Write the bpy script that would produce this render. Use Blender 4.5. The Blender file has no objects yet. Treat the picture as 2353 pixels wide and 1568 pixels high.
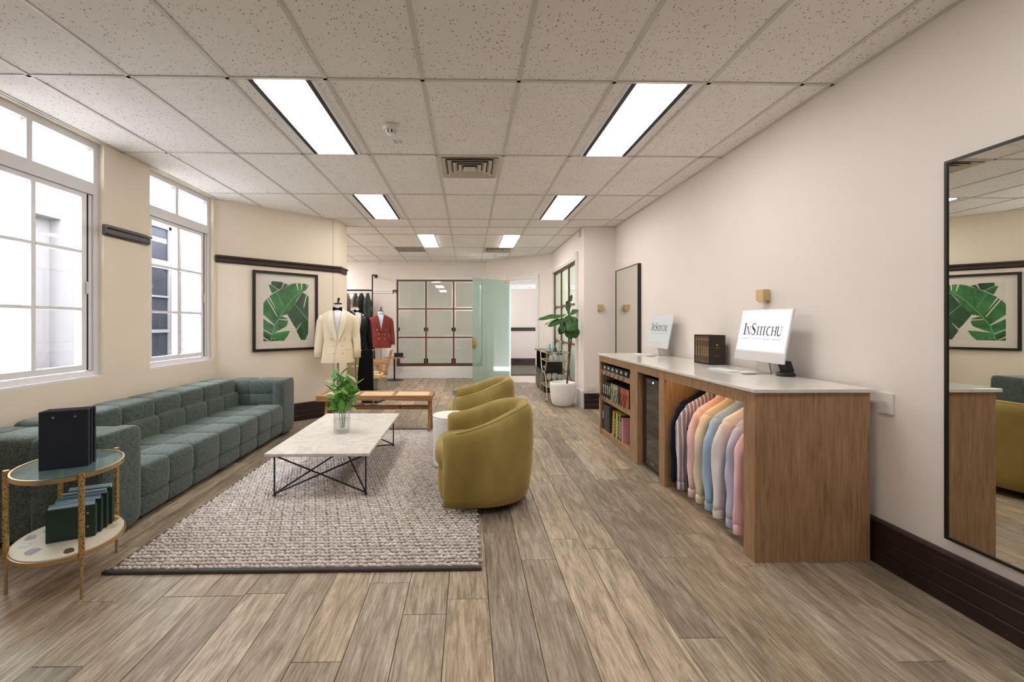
import bpy, bmesh, math, random
import numpy as np
from mathutils import Vector, Matrix, Euler

random.seed(7)
C = bpy.context.scene.collection
scene = bpy.context.scene
PI = math.pi

# ------------------------------------------------------------------ camera
F_PX, CX, CY, YAW, EYE = 993.2, 1095.5, 743.0, 0.0203, 1.34
W_PX, H_PX = 2353.0, 1568.0
cam_d = bpy.data.cameras.new('camera')
cam = bpy.data.objects.new('camera', cam_d)
C.objects.link(cam)
cam_d.sensor_fit = 'HORIZONTAL'
cam_d.sensor_width = 36.0
cam_d.lens = 36.0 * F_PX / W_PX
cam_d.shift_x = (W_PX / 2 - CX) / W_PX
cam_d.shift_y = (CY - H_PX / 2) / W_PX
cam_d.clip_start = 0.05
cam.location = (0, 0, EYE)
cam.rotation_euler = (PI / 2, 0, -YAW)
scene.camera = cam

# ------------------------------------------------------------------ sky, exposure
SKY = 24.0
world = bpy.data.worlds.new('overcast_sky')
scene.world = world
world.use_nodes = True
bg = world.node_tree.nodes['Background']
bg.inputs[0].default_value = (0.90, 0.94, 1.0, 1)
bg.inputs[1].default_value = SKY
scene.view_settings.view_transform = 'Standard'
scene.view_settings.look = 'None'
scene.view_settings.gamma = 1.0
scene.view_settings.use_curve_mapping = False
scene.view_settings.exposure = 0.0
LAMP = 15.5            # ceiling diffuser emission
LAMP_COL = (1.0, 0.955, 0.905)

# ------------------------------------------------------------------ mesh helpers
class MB:
    """collects geometry for one mesh"""
    def __init__(s):
        s.v = []; s.f = []; s.m = []; s.mi = 0
    def add(s, vs, fs):
        b = len(s.v)
        s.v.extend([tuple(map(float, p)) for p in vs])
        s.f.extend([tuple(i + b for i in f) for f in fs])
        s.m.extend([s.mi] * len(fs))
        return s
    def box(s, x0, x1, y0, y1, z0, z1):
        vs = [(x, y, z) for z in (z0, z1) for y in (y0, y1) for x in (x0, x1)]
        return s.add(vs, [(0, 2, 3, 1), (4, 5, 7, 6), (0, 1, 5, 4), (2, 6, 7, 3), (0, 4, 6, 2), (1, 3, 7, 5)])
    def cbox(s, c, size, rot=None):
        hx, hy, hz = [k / 2 for k in size]
        vs = [Vector((x, y, z)) for z in (-hz, hz) for y in (-hy, hy) for x in (-hx, hx)]
        if rot is not None:
            R = Euler(rot).to_matrix() if not isinstance(rot, Matrix) else rot
            vs = [R @ p for p in vs]
        c = Vector(c)
        return s.add([p + c for p in vs], [(0, 2, 3, 1), (4, 5, 7, 6), (0, 1, 5, 4), (2, 6, 7, 3), (0, 4, 6, 2), (1, 3, 7, 5)])
    def prism(s, pts, z0, z1):
        n = len(pts)
        a = sum(pts[i][0] * pts[(i + 1) % n][1] - pts[(i + 1) % n][0] * pts[i][1] for i in range(n))
        if a < 0: pts = pts[::-1]
        vs = [(p[0], p[1], z0) for p in pts] + [(p[0], p[1], z1) for p in pts]
        fs = [tuple(range(n))[::-1], tuple(range(n, 2 * n))]
        fs += [(i, (i + 1) % n, n + (i + 1) % n, n + i) for i in range(n)]
        return s.add(vs, fs)
    def loft(s, rings, closed=True, caps=True):
        n = len(rings[0]); vs = [p for r in rings for p in r]; fs = []
        m = n if closed else n - 1
        for k in range(len(rings) - 1):
            for i in range(m):
                j = (i + 1) % n
                fs.append((k * n + i, k * n + j, (k + 1) * n + j, (k + 1) * n + i))
        if caps and closed:
            fs.append(tuple(range(n))[::-1])
            fs.append(tuple(range((len(rings) - 1) * n, len(rings) * n)))
        return s.add(vs, fs)
    def tube(s, pts, r, n=8, caps=True):
        pts = [Vector(p) for p in pts]
        rs = r if isinstance(r, (list, tuple)) else [r] * len(pts)
        rings = []; up = None
        for i, p in enumerate(pts):
            t = (pts[min(i + 1, len(pts) - 1)] - pts[max(i - 1, 0)])
            t.normalize()
            if up is None:
                up = Vector((0, 0, 1)) if abs(t.z) < 0.9 else Vector((1, 0, 0))
            a = up - t * up.dot(t)
            if a.length < 1e-5: a = t.orthogonal()
            a.normalize(); b = t.cross(a); up = a
            rings.append([p + (a * math.cos(2 * PI * k / n) + b * math.sin(2 * PI * k / n)) * rs[i] for k in range(n)])
        return s.loft(rings, True, caps)
    def lathe(s, prof, c=(0, 0, 0), n=24, sx=1, sy=1, flute=None):
        rings = []
        for r, z in prof:
            ring = []
            for k in range(n):
                a = 2 * PI * k / n
                q = r * (1 + (flute[1] * math.cos(flute[0] * a) if flute and r > 0.01 else 0))
                ring.append((c[0] + q * math.cos(a) * sx, c[1] + q * math.sin(a) * sy, c[2] + z))
            rings.append(ring)
        return s.loft(rings)
    def pillow(s, c, size, e=0.3, nu=20, nv=10, rot=None, axis_e=None):
        """superellipsoid: a cushion with soft edges"""
        e2 = axis_e if axis_e is not None else e
        sg = lambda w, m: math.copysign(abs(w) ** m, w)
        vs = []; fs = []
        hx, hy, hz = [k / 2 for k in size]
        for j in range(1, nv):
            v = -PI / 2 + PI * j / nv
            for i in range(nu):
                u = 2 * PI * i / nu
                vs.append(Vector((hx * sg(math.cos(v), e2) * sg(math.cos(u), e), hy * sg(math.cos(v), e2) * sg(math.sin(u), e), hz * sg(math.sin(v), e2))))
        vs.append(Vector((0, 0, -hz))); vs.append(Vector((0, 0, hz)))
        for j in range(nv - 2):
            for i in range(nu):
                k = (i + 1) % nu
                fs.append((j * nu + i, j * nu + k, (j + 1) * nu + k, (j + 1) * nu + i))
        b = (nv - 1) * nu
        for i in range(nu):
            k = (i + 1) % nu
            fs.append((b, k, i)); fs.append((b + 1, (nv - 2) * nu + i, (nv - 2) * nu + k))
        if rot is not None:
            R = Euler(rot).to_matrix(); vs = [R @ p for p in vs]
        c = Vector(c)
        return s.add([p + c for p in vs], fs)
    def rbox(s, x0, x1, y0, y1, z0, z1, r=0.01, seg=2):
        bm = bmesh.new()
        bmesh.ops.create_cube(bm, size=1)
        for v in bm.verts:
            v.co = Vector(((x0 + x1) / 2 + v.co.x * (x1 - x0), (y0 + y1) / 2 + v.co.y * (y1 - y0), (z0 + z1) / 2 + v.co.z * (z1 - z0)))
        bmesh.ops.bevel(bm, geom=bm.edges[:], offset=r, segments=seg, profile=0.5, affect='EDGES')
        bm.verts.index_update()
        s.add([v.co.copy() for v in bm.verts], [[v.index for v in f.verts] for f in bm.faces])
        bm.free()
        return s
    def xf(s, M, start=0):
        for i in range(start, len(s.v)):
            s.v[i] = tuple(M @ Vector(s.v[i]))
        return s

def mesh_of(mb, name, mats, smooth=False, auto=None):
    me = bpy.data.meshes.new(name)
    me.from_pydata(mb.v, [], mb.f)
    ms = mats if isinstance(mats, (list, tuple)) else [mats]
    for m in ms: me.materials.append(m)
    if len(ms) > 1:
        me.polygons.foreach_set('material_index', mb.m)
    if smooth:
        me.polygons.foreach_set('use_smooth', [True] * len(me.polygons))
        if auto:
            me.set_sharp_from_angle(angle=math.radians(auto))
    me.update()
    return me

def origin_of(o):
    p = Vector((0, 0, 0))
    while o is not None:
        p = p + o.location; o = o.parent
    return p

def obj(mb, name, mats, parent=None, smooth=False, auto=40, world=False, loc=None, rot=None):
    """link ONE mesh object. world=True: the geometry is in world coordinates."""
    if world:
        if parent is not None:
            off = origin_of(parent)
        else:
            a = np.array(mb.v); lo, hi = a.min(0), a.max(0)
            off = Vector(((lo[0] + hi[0]) / 2, (lo[1] + hi[1]) / 2, lo[2]))
        mb.v = [(p[0] - off.x, p[1] - off.y, p[2] - off.z) for p in mb.v]
    me = mesh_of(mb, name, mats, smooth, auto)
    o = bpy.data.objects.new(name, me); C.objects.link(o)
    if world and parent is None: o.location = off
    if loc is not None: o.location = loc
    if rot is not None: o.rotation_euler = rot
    o.parent = parent
    return o

def tag(o, label=None, cat=None, group=None, kind=None):
    if label: o['label'] = label
    if cat: o['category'] = cat
    if group: o['group'] = group
    if kind: o['kind'] = kind
    return o

def thing(name, loc, label=None, cat=None, group=None, kind=None, rz=0.0):
    o = bpy.data.objects.new(name, None); C.objects.link(o)
    o.location = loc; o.rotation_euler = (0, 0, rz); o.empty_display_size = 0.05
    return tag(o, label, cat, group, kind)

def inst(src, parent, loc=(0, 0, 0), rot=(0, 0, 0), scale=(1, 1, 1), name=None):
    c = src.copy(); C.objects.link(c)
    if name: c.name = name
    c.parent = parent; c.location = loc; c.rotation_euler = rot; c.scale = scale
    return c

def copy_tree(o, parent=None):
    c = o.copy(); C.objects.link(c); c.parent = parent
    for ch in list(o.children): copy_tree(ch, c)
    return c

def lerp(a, b, t): return a + (b - a) * t
def smoothstep(t):
    t = max(0, min(1, t)); return t * t * (3 - 2 * t)

# ------------------------------------------------------------------ materials
def srgb(r, g, b):
    f = lambda c: (c / 255 / 12.92) if c / 255 <= 0.04045 else ((c / 255 + 0.055) / 1.055) ** 2.4
    return (f(r), f(g), f(b), 1)

class NT:
    def __init__(s, name):
        s.m = bpy.data.materials.new(name); s.m.use_nodes = True
        s.t = s.m.node_tree; s.b = s.t.nodes['Principled BSDF']; s.out = s.t.nodes['Material Output']
    def n(s, kind, **kw):
        nd = s.t.nodes.new(kind)
        for k, v in kw.items():
            if k in ('inp',):
                for a, b in v.items(): nd.inputs[a].default_value = b
            else: setattr(nd, k, v)
        return nd
    def l(s, a, b): s.t.links.new(a, b)
    def pos(s, scale=(1, 1, 1), rnd=False, mode='world'):
        if mode == 'world':
            g = s.n('ShaderNodeNewGeometry').outputs['Position']
        else:
            g = s.n('ShaderNodeTexCoord').outputs['Object']
        mp = s.n('ShaderNodeMapping'); mp.inputs['Scale'].default_value = scale
        s.l(g, mp.inputs['Vector'])
        o = mp.outputs[0]
        if rnd:
            oi = s.n('ShaderNodeObjectInfo')
            mu = s.n('ShaderNodeMath', operation='MULTIPLY'); mu.inputs[1].default_value = 57.3
            s.l(oi.outputs['Random'], mu.inputs[0])
            ad = s.n('ShaderNodeVectorMath', operation='ADD')
            s.l(o, ad.inputs[0]); s.l(mu.outputs[0], ad.inputs[1]); o = ad.outputs[0]
        return o
    def noise(s, vec, scale, detail=4, rough=0.55, dist=0.0):
        nd = s.n('ShaderNodeTexNoise'); nd.inputs['Scale'].default_value = scale
        nd.inputs['Detail'].default_value = detail; nd.inputs['Roughness'].default_value = rough
        nd.inputs['Distortion'].default_value = dist
        s.l(vec, nd.inputs['Vector']); return nd.outputs['Fac']
    def ramp(s, fac, stops):
        r = s.n('ShaderNodeValToRGB'); e = r.color_ramp.elements
        while len(e) < len(stops): e.new(0.5)
        for k, (p, c) in enumerate(stops):
            e[k].position = p; e[k].color = c if len(c) == 4 else (*c, 1)
        s.l(fac, r.inputs[0]); return r.outputs[0]
    def mix(s, fac, a, b, mode='MIX'):
        m = s.n('ShaderNodeMix', data_type='RGBA', blend_type=mode)
        for k, v in ((0, fac), (6, a), (7, b)):
            if hasattr(v, 'links'): s.l(v, m.inputs[k])
            else: m.inputs[k].default_value = v
        return m.outputs[2]
    def bump(s, h, strength=0.3, dist=0.01):
        b = s.n('ShaderNodeBump'); b.inputs['Strength'].default_value = strength; b.inputs['Distance'].default_value = dist
        s.l(h, b.inputs['Height']); s.l(b.outputs[0], s.b.inputs['Normal'])
    def set(s, **kw):
        for k, v in kw.items():
            k = k.replace('_', ' ')
            if hasattr(v, 'links'): s.l(v, s.b.inputs[k])
            else: s.b.inputs[k].default_value = v
        return s

def simple(name, col, rough=0.5, metal=0.0, var=0.0, vscale=8.0, bump=0.0, bscale=60.0, spec=0.5, sheen=0.0, mode='object', coat=0.0):
    t = NT(name)
    t.set(Roughness=rough, Metallic=metal, Specular_IOR_Level=spec, Coat_Weight=coat)
    if var or bump: v = t.pos(mode=mode)
    if var:
        f = t.noise(v, vscale, 5)
        a = tuple(c * (1 - var) for c in col[:3]) + (1,); b = tuple(min(1, c * (1 + var)) for c in col[:3]) + (1,)
        t.set(Base_Color=t.ramp(f, [(0.3, a), (0.7, b)]))
    else: t.set(Base_Color=col)
    if bump: t.bump(t.noise(v, bscale, 3), bump, 0.004)
    if sheen: t.set(Sheen_Weight=sheen, Sheen_Roughness=0.4)
    return t.m

def emissive(name, col, strength):
    t = NT(name); t.set(Base_Color=(0.25, 0.25, 0.25, 1), Emission_Color=(*col[:3], 1), Emission_Strength=strength, Roughness=0.4)
    return t.m

M = {}
M['wall'] = simple('wall_paint', srgb(236, 228, 223), 0.62, var=0.012, vscale=2.0, bump=0.05, bscale=180, mode='world')
M['wall_cream'] = simple('cream_wall_paint', srgb(234, 221, 201), 0.6, var=0.012, vscale=2.0, bump=0.05, bscale=180, mode='world')
M['white'] = simple('white_gloss_paint', srgb(235, 233, 233), 0.35, var=0.01)
M['ground_out'] = simple('white_bounce_ground', srgb(240, 240, 240), 0.8)  # unseen ground, kept bright to bounce daylight indoors
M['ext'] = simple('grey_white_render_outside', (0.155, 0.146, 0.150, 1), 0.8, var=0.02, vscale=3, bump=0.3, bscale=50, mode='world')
M['alu'] = simple('white_aluminium', srgb(232, 230, 232), 0.3, var=0.01)
M['black'] = simple('black_powder_coat', srgb(22, 22, 23), 0.42, var=0.05)
M['black_frame'] = simple('black_frame', srgb(18, 20, 18), 0.35, var=0.05)
M['rubber'] = simple('dark_rubber', srgb(30, 30, 32), 0.7)
M['brass'] = simple('brass', srgb(190, 168, 126), 0.32, 1.0, var=0.08, vscale=30)
M['champagne'] = simple('champagne_metal', srgb(205, 190, 160), 0.35, 0.9, var=0.06, vscale=20)
M['sconce'] = simple('brushed_champagne', srgb(206, 182, 136), 0.42, 0.5, var=0.04, vscale=40)
M['satin'] = simple('satin_metal', srgb(205, 205, 205), 0.3, 1.0)
M['steel'] = simple('pole_steel', srgb(170, 168, 165), 0.3, 1.0)
M['dark_trim'] = None

def trim_mat():
    t = NT('dark_stained_trim'); v = t.pos((1, 1, 1))
    f = t.noise(v, 6, 5); w = t.noise(v, 70, 2)
    c = t.ramp(f, [(0.3, srgb(34, 20, 17)), (0.7, srgb(48, 29, 24))])
    chip = t.ramp(w, [(0.74, (0, 0, 0, 1)), (0.78, (1, 1, 1, 1))])
    t.set(Base_Color=t.mix(chip, c, srgb(120, 95, 80)), Roughness=0.36)
    t.bump(t.noise(v, 40, 3), 0.12, 0.004); return t.m
M['dark_trim'] = trim_mat()

def plank_mat():
    t = NT('grey_brown_plank'); oi = t.n('ShaderNodeObjectInfo')
    v = t.pos((11, 1.7, 1), rnd=True); g = t.pos((110, 5.5, 1), rnd=True)
    big = t.noise(v, 1.7, 8, 0.68, 0.9); fine = t.noise(g, 1.0, 5, 0.7); k = t.noise(t.pos((5, 1.2, 1), rnd=True), 1.3, 3, 0.5, 1.5)
    base = t.ramp(big, [(0.26, srgb(122, 106, 87)), (0.45, srgb(160, 143, 122)), (0.60, srgb(187, 171, 150)), (0.78, srgb(210, 196, 176))])
    gr = t.ramp(fine, [(0.34, (0.46, 0.44, 0.41, 1)), (0.56, (1, 1, 1, 1))])
    c = t.mix(0.85, base, gr, 'MULTIPLY')
    kn = t.ramp(k, [(0.22, (0.5, 0.47, 0.44, 1)), (0.33, (1, 1, 1, 1))])
    c = t.mix(0.8, c, kn, 'MULTIPLY')
    c = t.mix(1.0, c, oi.outputs['Color'], 'MULTIPLY')
    t.set(Base_Color=c, Roughness=t.ramp(fine, [(0.3, (0.50,) * 3), (0.7, (0.36,) * 3)]), Specular_IOR_Level=0.4)
    t.bump(fine, 0.22, 0.002); return t.m
M['plank'] = plank_mat()

def oak_mat(name, axis='z', tint=(1, 1, 1), dark=1.0):
    t = NT(name)
    sc = {'z': (44, 44, 2.6), 'y': (44, 2.6, 44), 'x': (2.6, 44, 44)}[axis]
    sc2 = {'z': (7, 7, 0.9), 'y': (7, 0.9, 7), 'x': (0.9, 7, 7)}[axis]
    a = t.noise(t.pos(sc), 1.6, 6, 0.65, 0.3); b = t.noise(t.pos(sc2), 1.5, 4, 0.5, 0.8)
    k = lambda r, g, bb: tuple(x * y * dark for x, y in zip(srgb(r, g, bb)[:3], tint)) + (1,)
    c = t.ramp(a, [(0.28, k(132, 100, 70)), (0.5, k(170, 134, 100)), (0.72, k(190, 156, 121))])
    c2 = t.ramp(b, [(0.3, (0.78, 0.77, 0.75, 1)), (0.65, (1, 1, 1, 1))])
    t.set(Base_Color=t.mix(0.7, c, c2, 'MULTIPLY'), Roughness=0.46)
    t.bump(a, 0.15, 0.002); return t.m
M['oak'] = oak_mat('oak_laminate_upright', 'z')
M['oak_y'] = oak_mat('oak_laminate_long', 'y')
M['oak_x'] = oak_mat('oak_laminate_cross', 'x')
M['teak'] = oak_mat('teak_bench', 'x', (1.0, 0.80, 0.56), 1.0)
M['teak_z'] = oak_mat('teak_leg', 'z', (0.92, 0.74, 0.52), 1.0)
M['pine'] = oak_mat('pale_timber', 'x', (1.12, 1.08, 0.96), 1.08)
M['brown_wood'] = oak_mat('reddish_brown_joinery', 'z', (0.42, 0.27, 0.17), 0.85)
M['birch'] = simple('pale_wood_tray', srgb(200, 180, 150), 0.4, var=0.08, vscale=20)

def tile_mat():
    t = NT('mineral_fibre_tile'); v = t.pos((1, 0.55, 1))
    vo = t.n('ShaderNodeTexVoronoi', feature='F1'); vo.inputs['Scale'].default_value = 78; vo.inputs['Randomness'].default_value = 1
    nz = t.n('ShaderNodeTexNoise'); nz.inputs['Scale'].default_value = 40; nz.inputs['Detail'].default_value = 3
    t.l(v, nz.inputs['Vector'])
    ad = t.n('ShaderNodeVectorMath', operation='MULTIPLY_ADD'); ad.inputs[1].default_value = (0.02, 0.02, 0.02)
    t.l(nz.outputs['Color'], ad.inputs[0]); t.l(v, ad.inputs[2]); t.l(ad.outputs[0], vo.inputs['Vector'])
    sep = t.n('ShaderNodeSeparateColor'); t.l(vo.outputs['Color'], sep.inputs[0])
    thr = t.n('ShaderNodeMath', operation='MULTIPLY_ADD'); thr.inputs[1].default_value = 0.36; thr.inputs[2].default_value = -0.05
    t.l(sep.outputs[0], thr.inputs[0])
    lt = t.n('ShaderNodeMath', operation='LESS_THAN'); t.l(vo.outputs['Distance'], lt.inputs[0]); t.l(thr.outputs[0], lt.inputs[1])
    f = t.noise(t.pos(), 3, 3)
    c = t.ramp(f, [(0.3, srgb(240, 236, 233)), (0.7, srgb(245, 241, 238))])
    t.set(Base_Color=t.mix(lt.outputs[0], c, srgb(158, 148, 140)), Roughness=0.9, Specular_IOR_Level=0.2)
    inv = t.n('ShaderNodeMath', operation='SUBTRACT'); inv.inputs[0].default_value = 1; t.l(lt.outputs[0], inv.inputs[1])
    t.bump(inv.outputs[0], 0.4, 0.003); return t.m
M['tile'] = tile_mat()
M['tbar'] = simple('grid_bar_paint', srgb(208, 206, 200), 0.45, var=0.02)
M['diffuser'] = emissive('light_diffuser', LAMP_COL, LAMP)
M['slot'] = simple('black_air_slot', srgb(12, 12, 11), 0.6)
M['vent'] = simple('vent_enamel', srgb(212, 204, 188), 0.4, var=0.06, vscale=14)
M['plastic'] = simple('white_plastic', srgb(235, 233, 230), 0.35)

def fabric(name, c1, c2, sc=420, sheen=0.25, bs=0.5):
    t = NT(name)
    a = t.noise(t.pos((1, 1, 0.28), mode='object'), sc, 2, 0.6); b = t.noise(t.pos((0.28, 0.28, 1.0), mode='object'), sc, 2, 0.6)
    h = t.mix(0.5, a, b)
    big = t.noise(t.pos(mode='object'), 3, 3)
    c = t.ramp(h, [(0.38, c1), (0.62, c2)])
    c = t.mix(0.25, c, t.ramp(big, [(0.3, (0.7, 0.7, 0.7, 1)), (0.7, (1, 1, 1, 1))]), 'MULTIPLY')
    t.set(Base_Color=c, Roughness=0.9, Specular_IOR_Level=0.2, Sheen_Weight=sheen, Sheen_Roughness=0.5)
    t.bump(h, bs, 0.003); return t.m
M['sofa'] = fabric('teal_green_weave', srgb(50, 61, 57), srgb(90, 103, 97), 150)
def velvet():
    t = NT('olive_velvet')
    big = t.noise(t.pos((1, 1, 0.6), mode='object'), 3.2, 3, 0.5, 0.3)
    c = t.ramp(big, [(0.3, srgb(134, 114, 60)), (0.5, srgb(152, 132, 73)), (0.72, srgb(170, 151, 92))])
    t.set(Base_Color=c, Roughness=0.75, Specular_IOR_Level=0.25, Sheen_Weight=0.8, Sheen_Roughness=0.35, Sheen_Tint=srgb(225, 205, 140))
    t.bump(t.noise(t.pos(mode='object'), 260, 2), 0.12, 0.002); return t.m
M['velvet'] = velvet()
def marble(name, base, vein, rough=0.25, sc=1.6, amt=0.5):
    t = NT(name); v = t.pos()
    a = t.noise(v, sc * 2.2, 9, 0.66, 1.2); b = t.noise(v, sc * 7, 6, 0.6, 2.0)
    c = t.ramp(a, [(0.40, base), (0.485, tuple(lerp(x, y, amt) for x, y in zip(base, vein))), (0.52, base)])
    c = t.mix(0.35, c, t.ramp(b, [(0.35, tuple(lerp(x, y, 0.5) for x, y in zip(base, vein))), (0.6, base)]))
    t.set(Base_Color=c, Roughness=rough); return t.m
M['marble'] = marble('white_veined_marble', srgb(228, 222, 214), srgb(168, 160, 150), 0.3)
M['quartz'] = marble('pale_quartz_worktop', srgb(236, 232, 226), srgb(205, 198, 188), 0.12, 2.0, 0.35)
M['stone'] = marble('grey_green_stone', srgb(150, 146, 126), srgb(48, 50, 48), 0.35, 1.2, 0.7)
M['plaster'] = simple('rough_plaster', srgb(235, 232, 230), 0.85, var=0.03, vscale=30, bump=1.0, bscale=70)
M['plaster_top'] = simple('smooth_plaster', srgb(238, 234, 228), 0.6, var=0.01)
M['ceramic'] = simple('matt_white_ceramic', srgb(234, 232, 230), 0.4, var=0.01)
M['soil'] = simple('potting_soil', srgb(70, 58, 48), 0.95, var=0.3, vscale=60, bump=0.8, bscale=90)
M['mirror'] = simple('mirror_silver', (0.86, 0.86, 0.80, 1), 0.005, 1.0)

def glass(name, tint=(1, 1, 1), refl=0.10, frost=0.0, frost_col=(0.9, 0.92, 0.9), transl=0.5):
    t = NT(name); t.t.nodes.remove(t.b)
    tr = t.n('ShaderNodeBsdfTransparent'); tr.inputs[0].default_value = (*tint, 1)
    gl = t.n('ShaderNodeBsdfGlossy'); gl.inputs['Roughness'].default_value = 0.02
    fc = t.n('ShaderNodeLayerWeight'); fc.inputs[0].default_value = 0.5
    pw = t.n('ShaderNodeMath', operation='POWER'); pw.inputs[1].default_value = 4.0; t.l(fc.outputs['Facing'], pw.inputs[0])
    lw = t.n('ShaderNodeMath', operation='MULTIPLY_ADD'); lw.inputs[1].default_value = 0.6; lw.inputs[2].default_value = 0.03; t.l(pw.outputs[0], lw.inputs[0])
    body = tr.outputs[0]
    if frost:
        tl = t.n('ShaderNodeBsdfTranslucent'); tl.inputs[0].default_value = (*frost_col, 1)
        df = t.n('ShaderNodeBsdfDiffuse'); df.inputs[0].default_value = (*frost_col, 1)
        m1 = t.n('ShaderNodeMixShader'); m1.inputs[0].default_value = transl
        t.l(df.outputs[0], m1.inputs[1]); t.l(tl.outputs[0], m1.inputs[2])
        m2 = t.n('ShaderNodeMixShader'); m2.inputs[0].default_value = frost
        t.l(tr.outputs[0], m2.inputs[1]); t.l(m1.outputs[0], m2.inputs[2]); body = m2.outputs[0]
    m3 = t.n('ShaderNodeMixShader'); t.l(lw.outputs[0], m3.inputs[0]); t.l(body, m3.inputs[1]); t.l(gl.outputs[0], m3.inputs[2])
    t.l(m3.outputs[0], t.out.inputs[0]); return t.m
M['glass'] = glass('clear_pane')
M['glass_obs'] = glass('patterned_pane', (0.95, 0.96, 0.93), frost=0.8, frost_col=(0.95, 0.96, 0.94), transl=0.85)
M['glass_frost'] = glass('frosted_pane', (0.85, 0.88, 0.84), frost=0.85, frost_col=(0.86, 0.88, 0.84), transl=0.8)
M['glass_mint'] = glass('mint_frosted_pane', (0.78, 0.90, 0.84), frost=0.95, frost_col=(0.76, 0.86, 0.79), transl=0.55)
M['glass_door'] = glass('sea_green_door_glass', (0.78, 0.88, 0.84), frost=0.42, frost_col=(0.62, 0.74, 0.69), transl=0.5)
M['glass_top'] = glass('blue_green_table_glass', (0.55, 0.80, 0.80), frost=0.25, frost_col=(0.5, 0.7, 0.72))
def clear_glass(name, col=(1, 1, 1, 1), ior=1.45):
    t = NT(name); t.set(Base_Color=col, Roughness=0.0, Transmission_Weight=1.0, IOR=ior); return t.m
M['vase_glass'] = glass('ribbed_vase_glass', (0.96, 0.97, 0.975), frost=0.05, frost_col=(0.85, 0.87, 0.9))
M['water'] = glass('water', (0.96, 0.975, 0.97), frost=0.02, frost_col=(0.9, 0.92, 0.93))
M['tumbler'] = glass('tumbler_glass', (0.92, 0.93, 0.91), frost=0.2, frost_col=(0.85, 0.87, 0.85))
M['acrylic'] = glass('clear_acrylic', (0.93, 0.94, 0.93), frost=0.12, frost_col=(0.9, 0.9, 0.9))
def leaf_mat(name, c1, c2, vein):
    t = NT(name); v = t.pos(mode='object')
    f = t.noise(v, 14, 4)
    oi = t.n('ShaderNodeObjectInfo')
    c = t.ramp(f, [(0.3, c1), (0.7, c2)])
    c = t.mix(0.55, c, t.ramp(oi.outputs['Random'], [(0.0, (0.62, 0.75, 0.6, 1)), (1.0, (1.25, 1.2, 1.0, 1))]), 'MULTIPLY')
    t.set(Base_Color=c, Roughness=0.32, Specular_IOR_Level=0.5)
    t.bump(f, 0.1, 0.003); return t.m
M['leaf'] = leaf_mat('glossy_green_leaf', srgb(54, 122, 38), srgb(116, 180, 74), None)
M['leaf_pale'] = leaf_mat('pale_leaf_underside', srgb(120, 160, 95), srgb(160, 195, 130), None)
M['fig'] = leaf_mat('dark_fig_leaf', srgb(26, 70, 28), srgb(62, 112, 52), None)
M['stem'] = simple('green_stem', srgb(120, 160, 70), 0.5)
M['trunk'] = simple('brown_trunk', srgb(88, 60, 42), 0.8, var=0.2, vscale=40, bump=0.5, bscale=90)
# ================================================================== SETTING
CEIL = 2.855
XL, XR = -3.07, 2.32
A_D, B_D = (-3.07, 5.32), (-1.90, 6.42)           # diagonal picture wall
D1, D2 = (1.82, 9.37), (0.444, 10.59)             # diagonal doorway wall
YB = 10.59

def frame_on(a, b):
    """local frame of a wall line: s along a->b, t = left normal"""
    d = Vector((b[0] - a[0], b[1] - a[1], 0)); L = d.length; d.normalize()
    n = Vector((-d.y, d.x, 0))
    return Vector((a[0], a[1], 0)), d, n, L
def wpt(fr, s, t, z):
    o, d, n, L = fr; p = o + d * s + n * t; return (p.x, p.y, z)
def wbox(mb, fr, s0, s1, t0, t1, z0, z1):
    vs = [wpt(fr, s, t, z) for z in (z0, z1) for t in (t0, t1) for s in (s0, s1)]
    return mb.add(vs, [(0, 2, 3, 1), (4, 5, 7, 6), (0, 1, 5, 4), (2, 6, 7, 3), (0, 4, 6, 2), (1, 3, 7, 5)])

# ---- floor: base slab and single planks
base = MB().box(-4.3, 2.5, -2.1, 10.75, -0.06, -0.006)
floor = tag(obj(base, 'floor', M['rubber'], world=True), 'grey brown timber look plank floor', kind='structure')
PW = 0.2
def plank_mesh(L, W=PW):
    g = 0.0011; b = 0.0016
    m = MB()
    x0, x1, y0, y1 = -W / 2 + g, W / 2 - g, -L / 2 + g, L / 2 - g
    vs = [(x0, y0, -0.005), (x1, y0, -0.005), (x1, y1, -0.005), (x0, y1, -0.005),
          (x0, y0, -b), (x1, y0, -b), (x1, y1, -b), (x0, y1, -b),
          (x0 + b, y0 + b, 0), (x1 - b, y0 + b, 0), (x1 - b, y1 - b, 0), (x0 + b, y1 - b, 0)]
    fs = [(3, 2, 1, 0)]
    for k in (0, 4):
        for i in range(4): fs.append((k + i, k + (i + 1) % 4, k + 4 + (i + 1) % 4, k + 4 + i))
    fs.append((8, 9, 10, 11)); m.add(vs, fs); return m
PLANK_L = 1.23
plank_src = {}
def add_plank(xc, y0, y1, tone):
    key = round(y1 - y0, 3)
    if key not in plank_src:
        plank_src[key] = mesh_of(plank_mesh(y1 - y0), 'plank', M['plank'])
    o = bpy.data.objects.new('plank', plank_src[key]); C.objects.link(o)
    o.parent = floor; o.location = Vector((xc, (y0 + y1) / 2, 0)) - floor.location
    o.color = tone
JOINT = {0.0: 2.1, 0.2: 2.77, 0.4: 2.44, 0.6: 2.67, 0.8: 2.55, 1.0: 3.05, 1.2: 3.68, 1.4: 2.72}
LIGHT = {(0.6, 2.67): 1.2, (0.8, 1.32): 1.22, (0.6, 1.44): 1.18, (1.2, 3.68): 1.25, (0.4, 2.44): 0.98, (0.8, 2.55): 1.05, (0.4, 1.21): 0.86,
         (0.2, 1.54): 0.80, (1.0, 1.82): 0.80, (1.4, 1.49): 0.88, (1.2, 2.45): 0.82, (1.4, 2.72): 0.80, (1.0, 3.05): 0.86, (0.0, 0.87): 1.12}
rp = random.Random(21)
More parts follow.
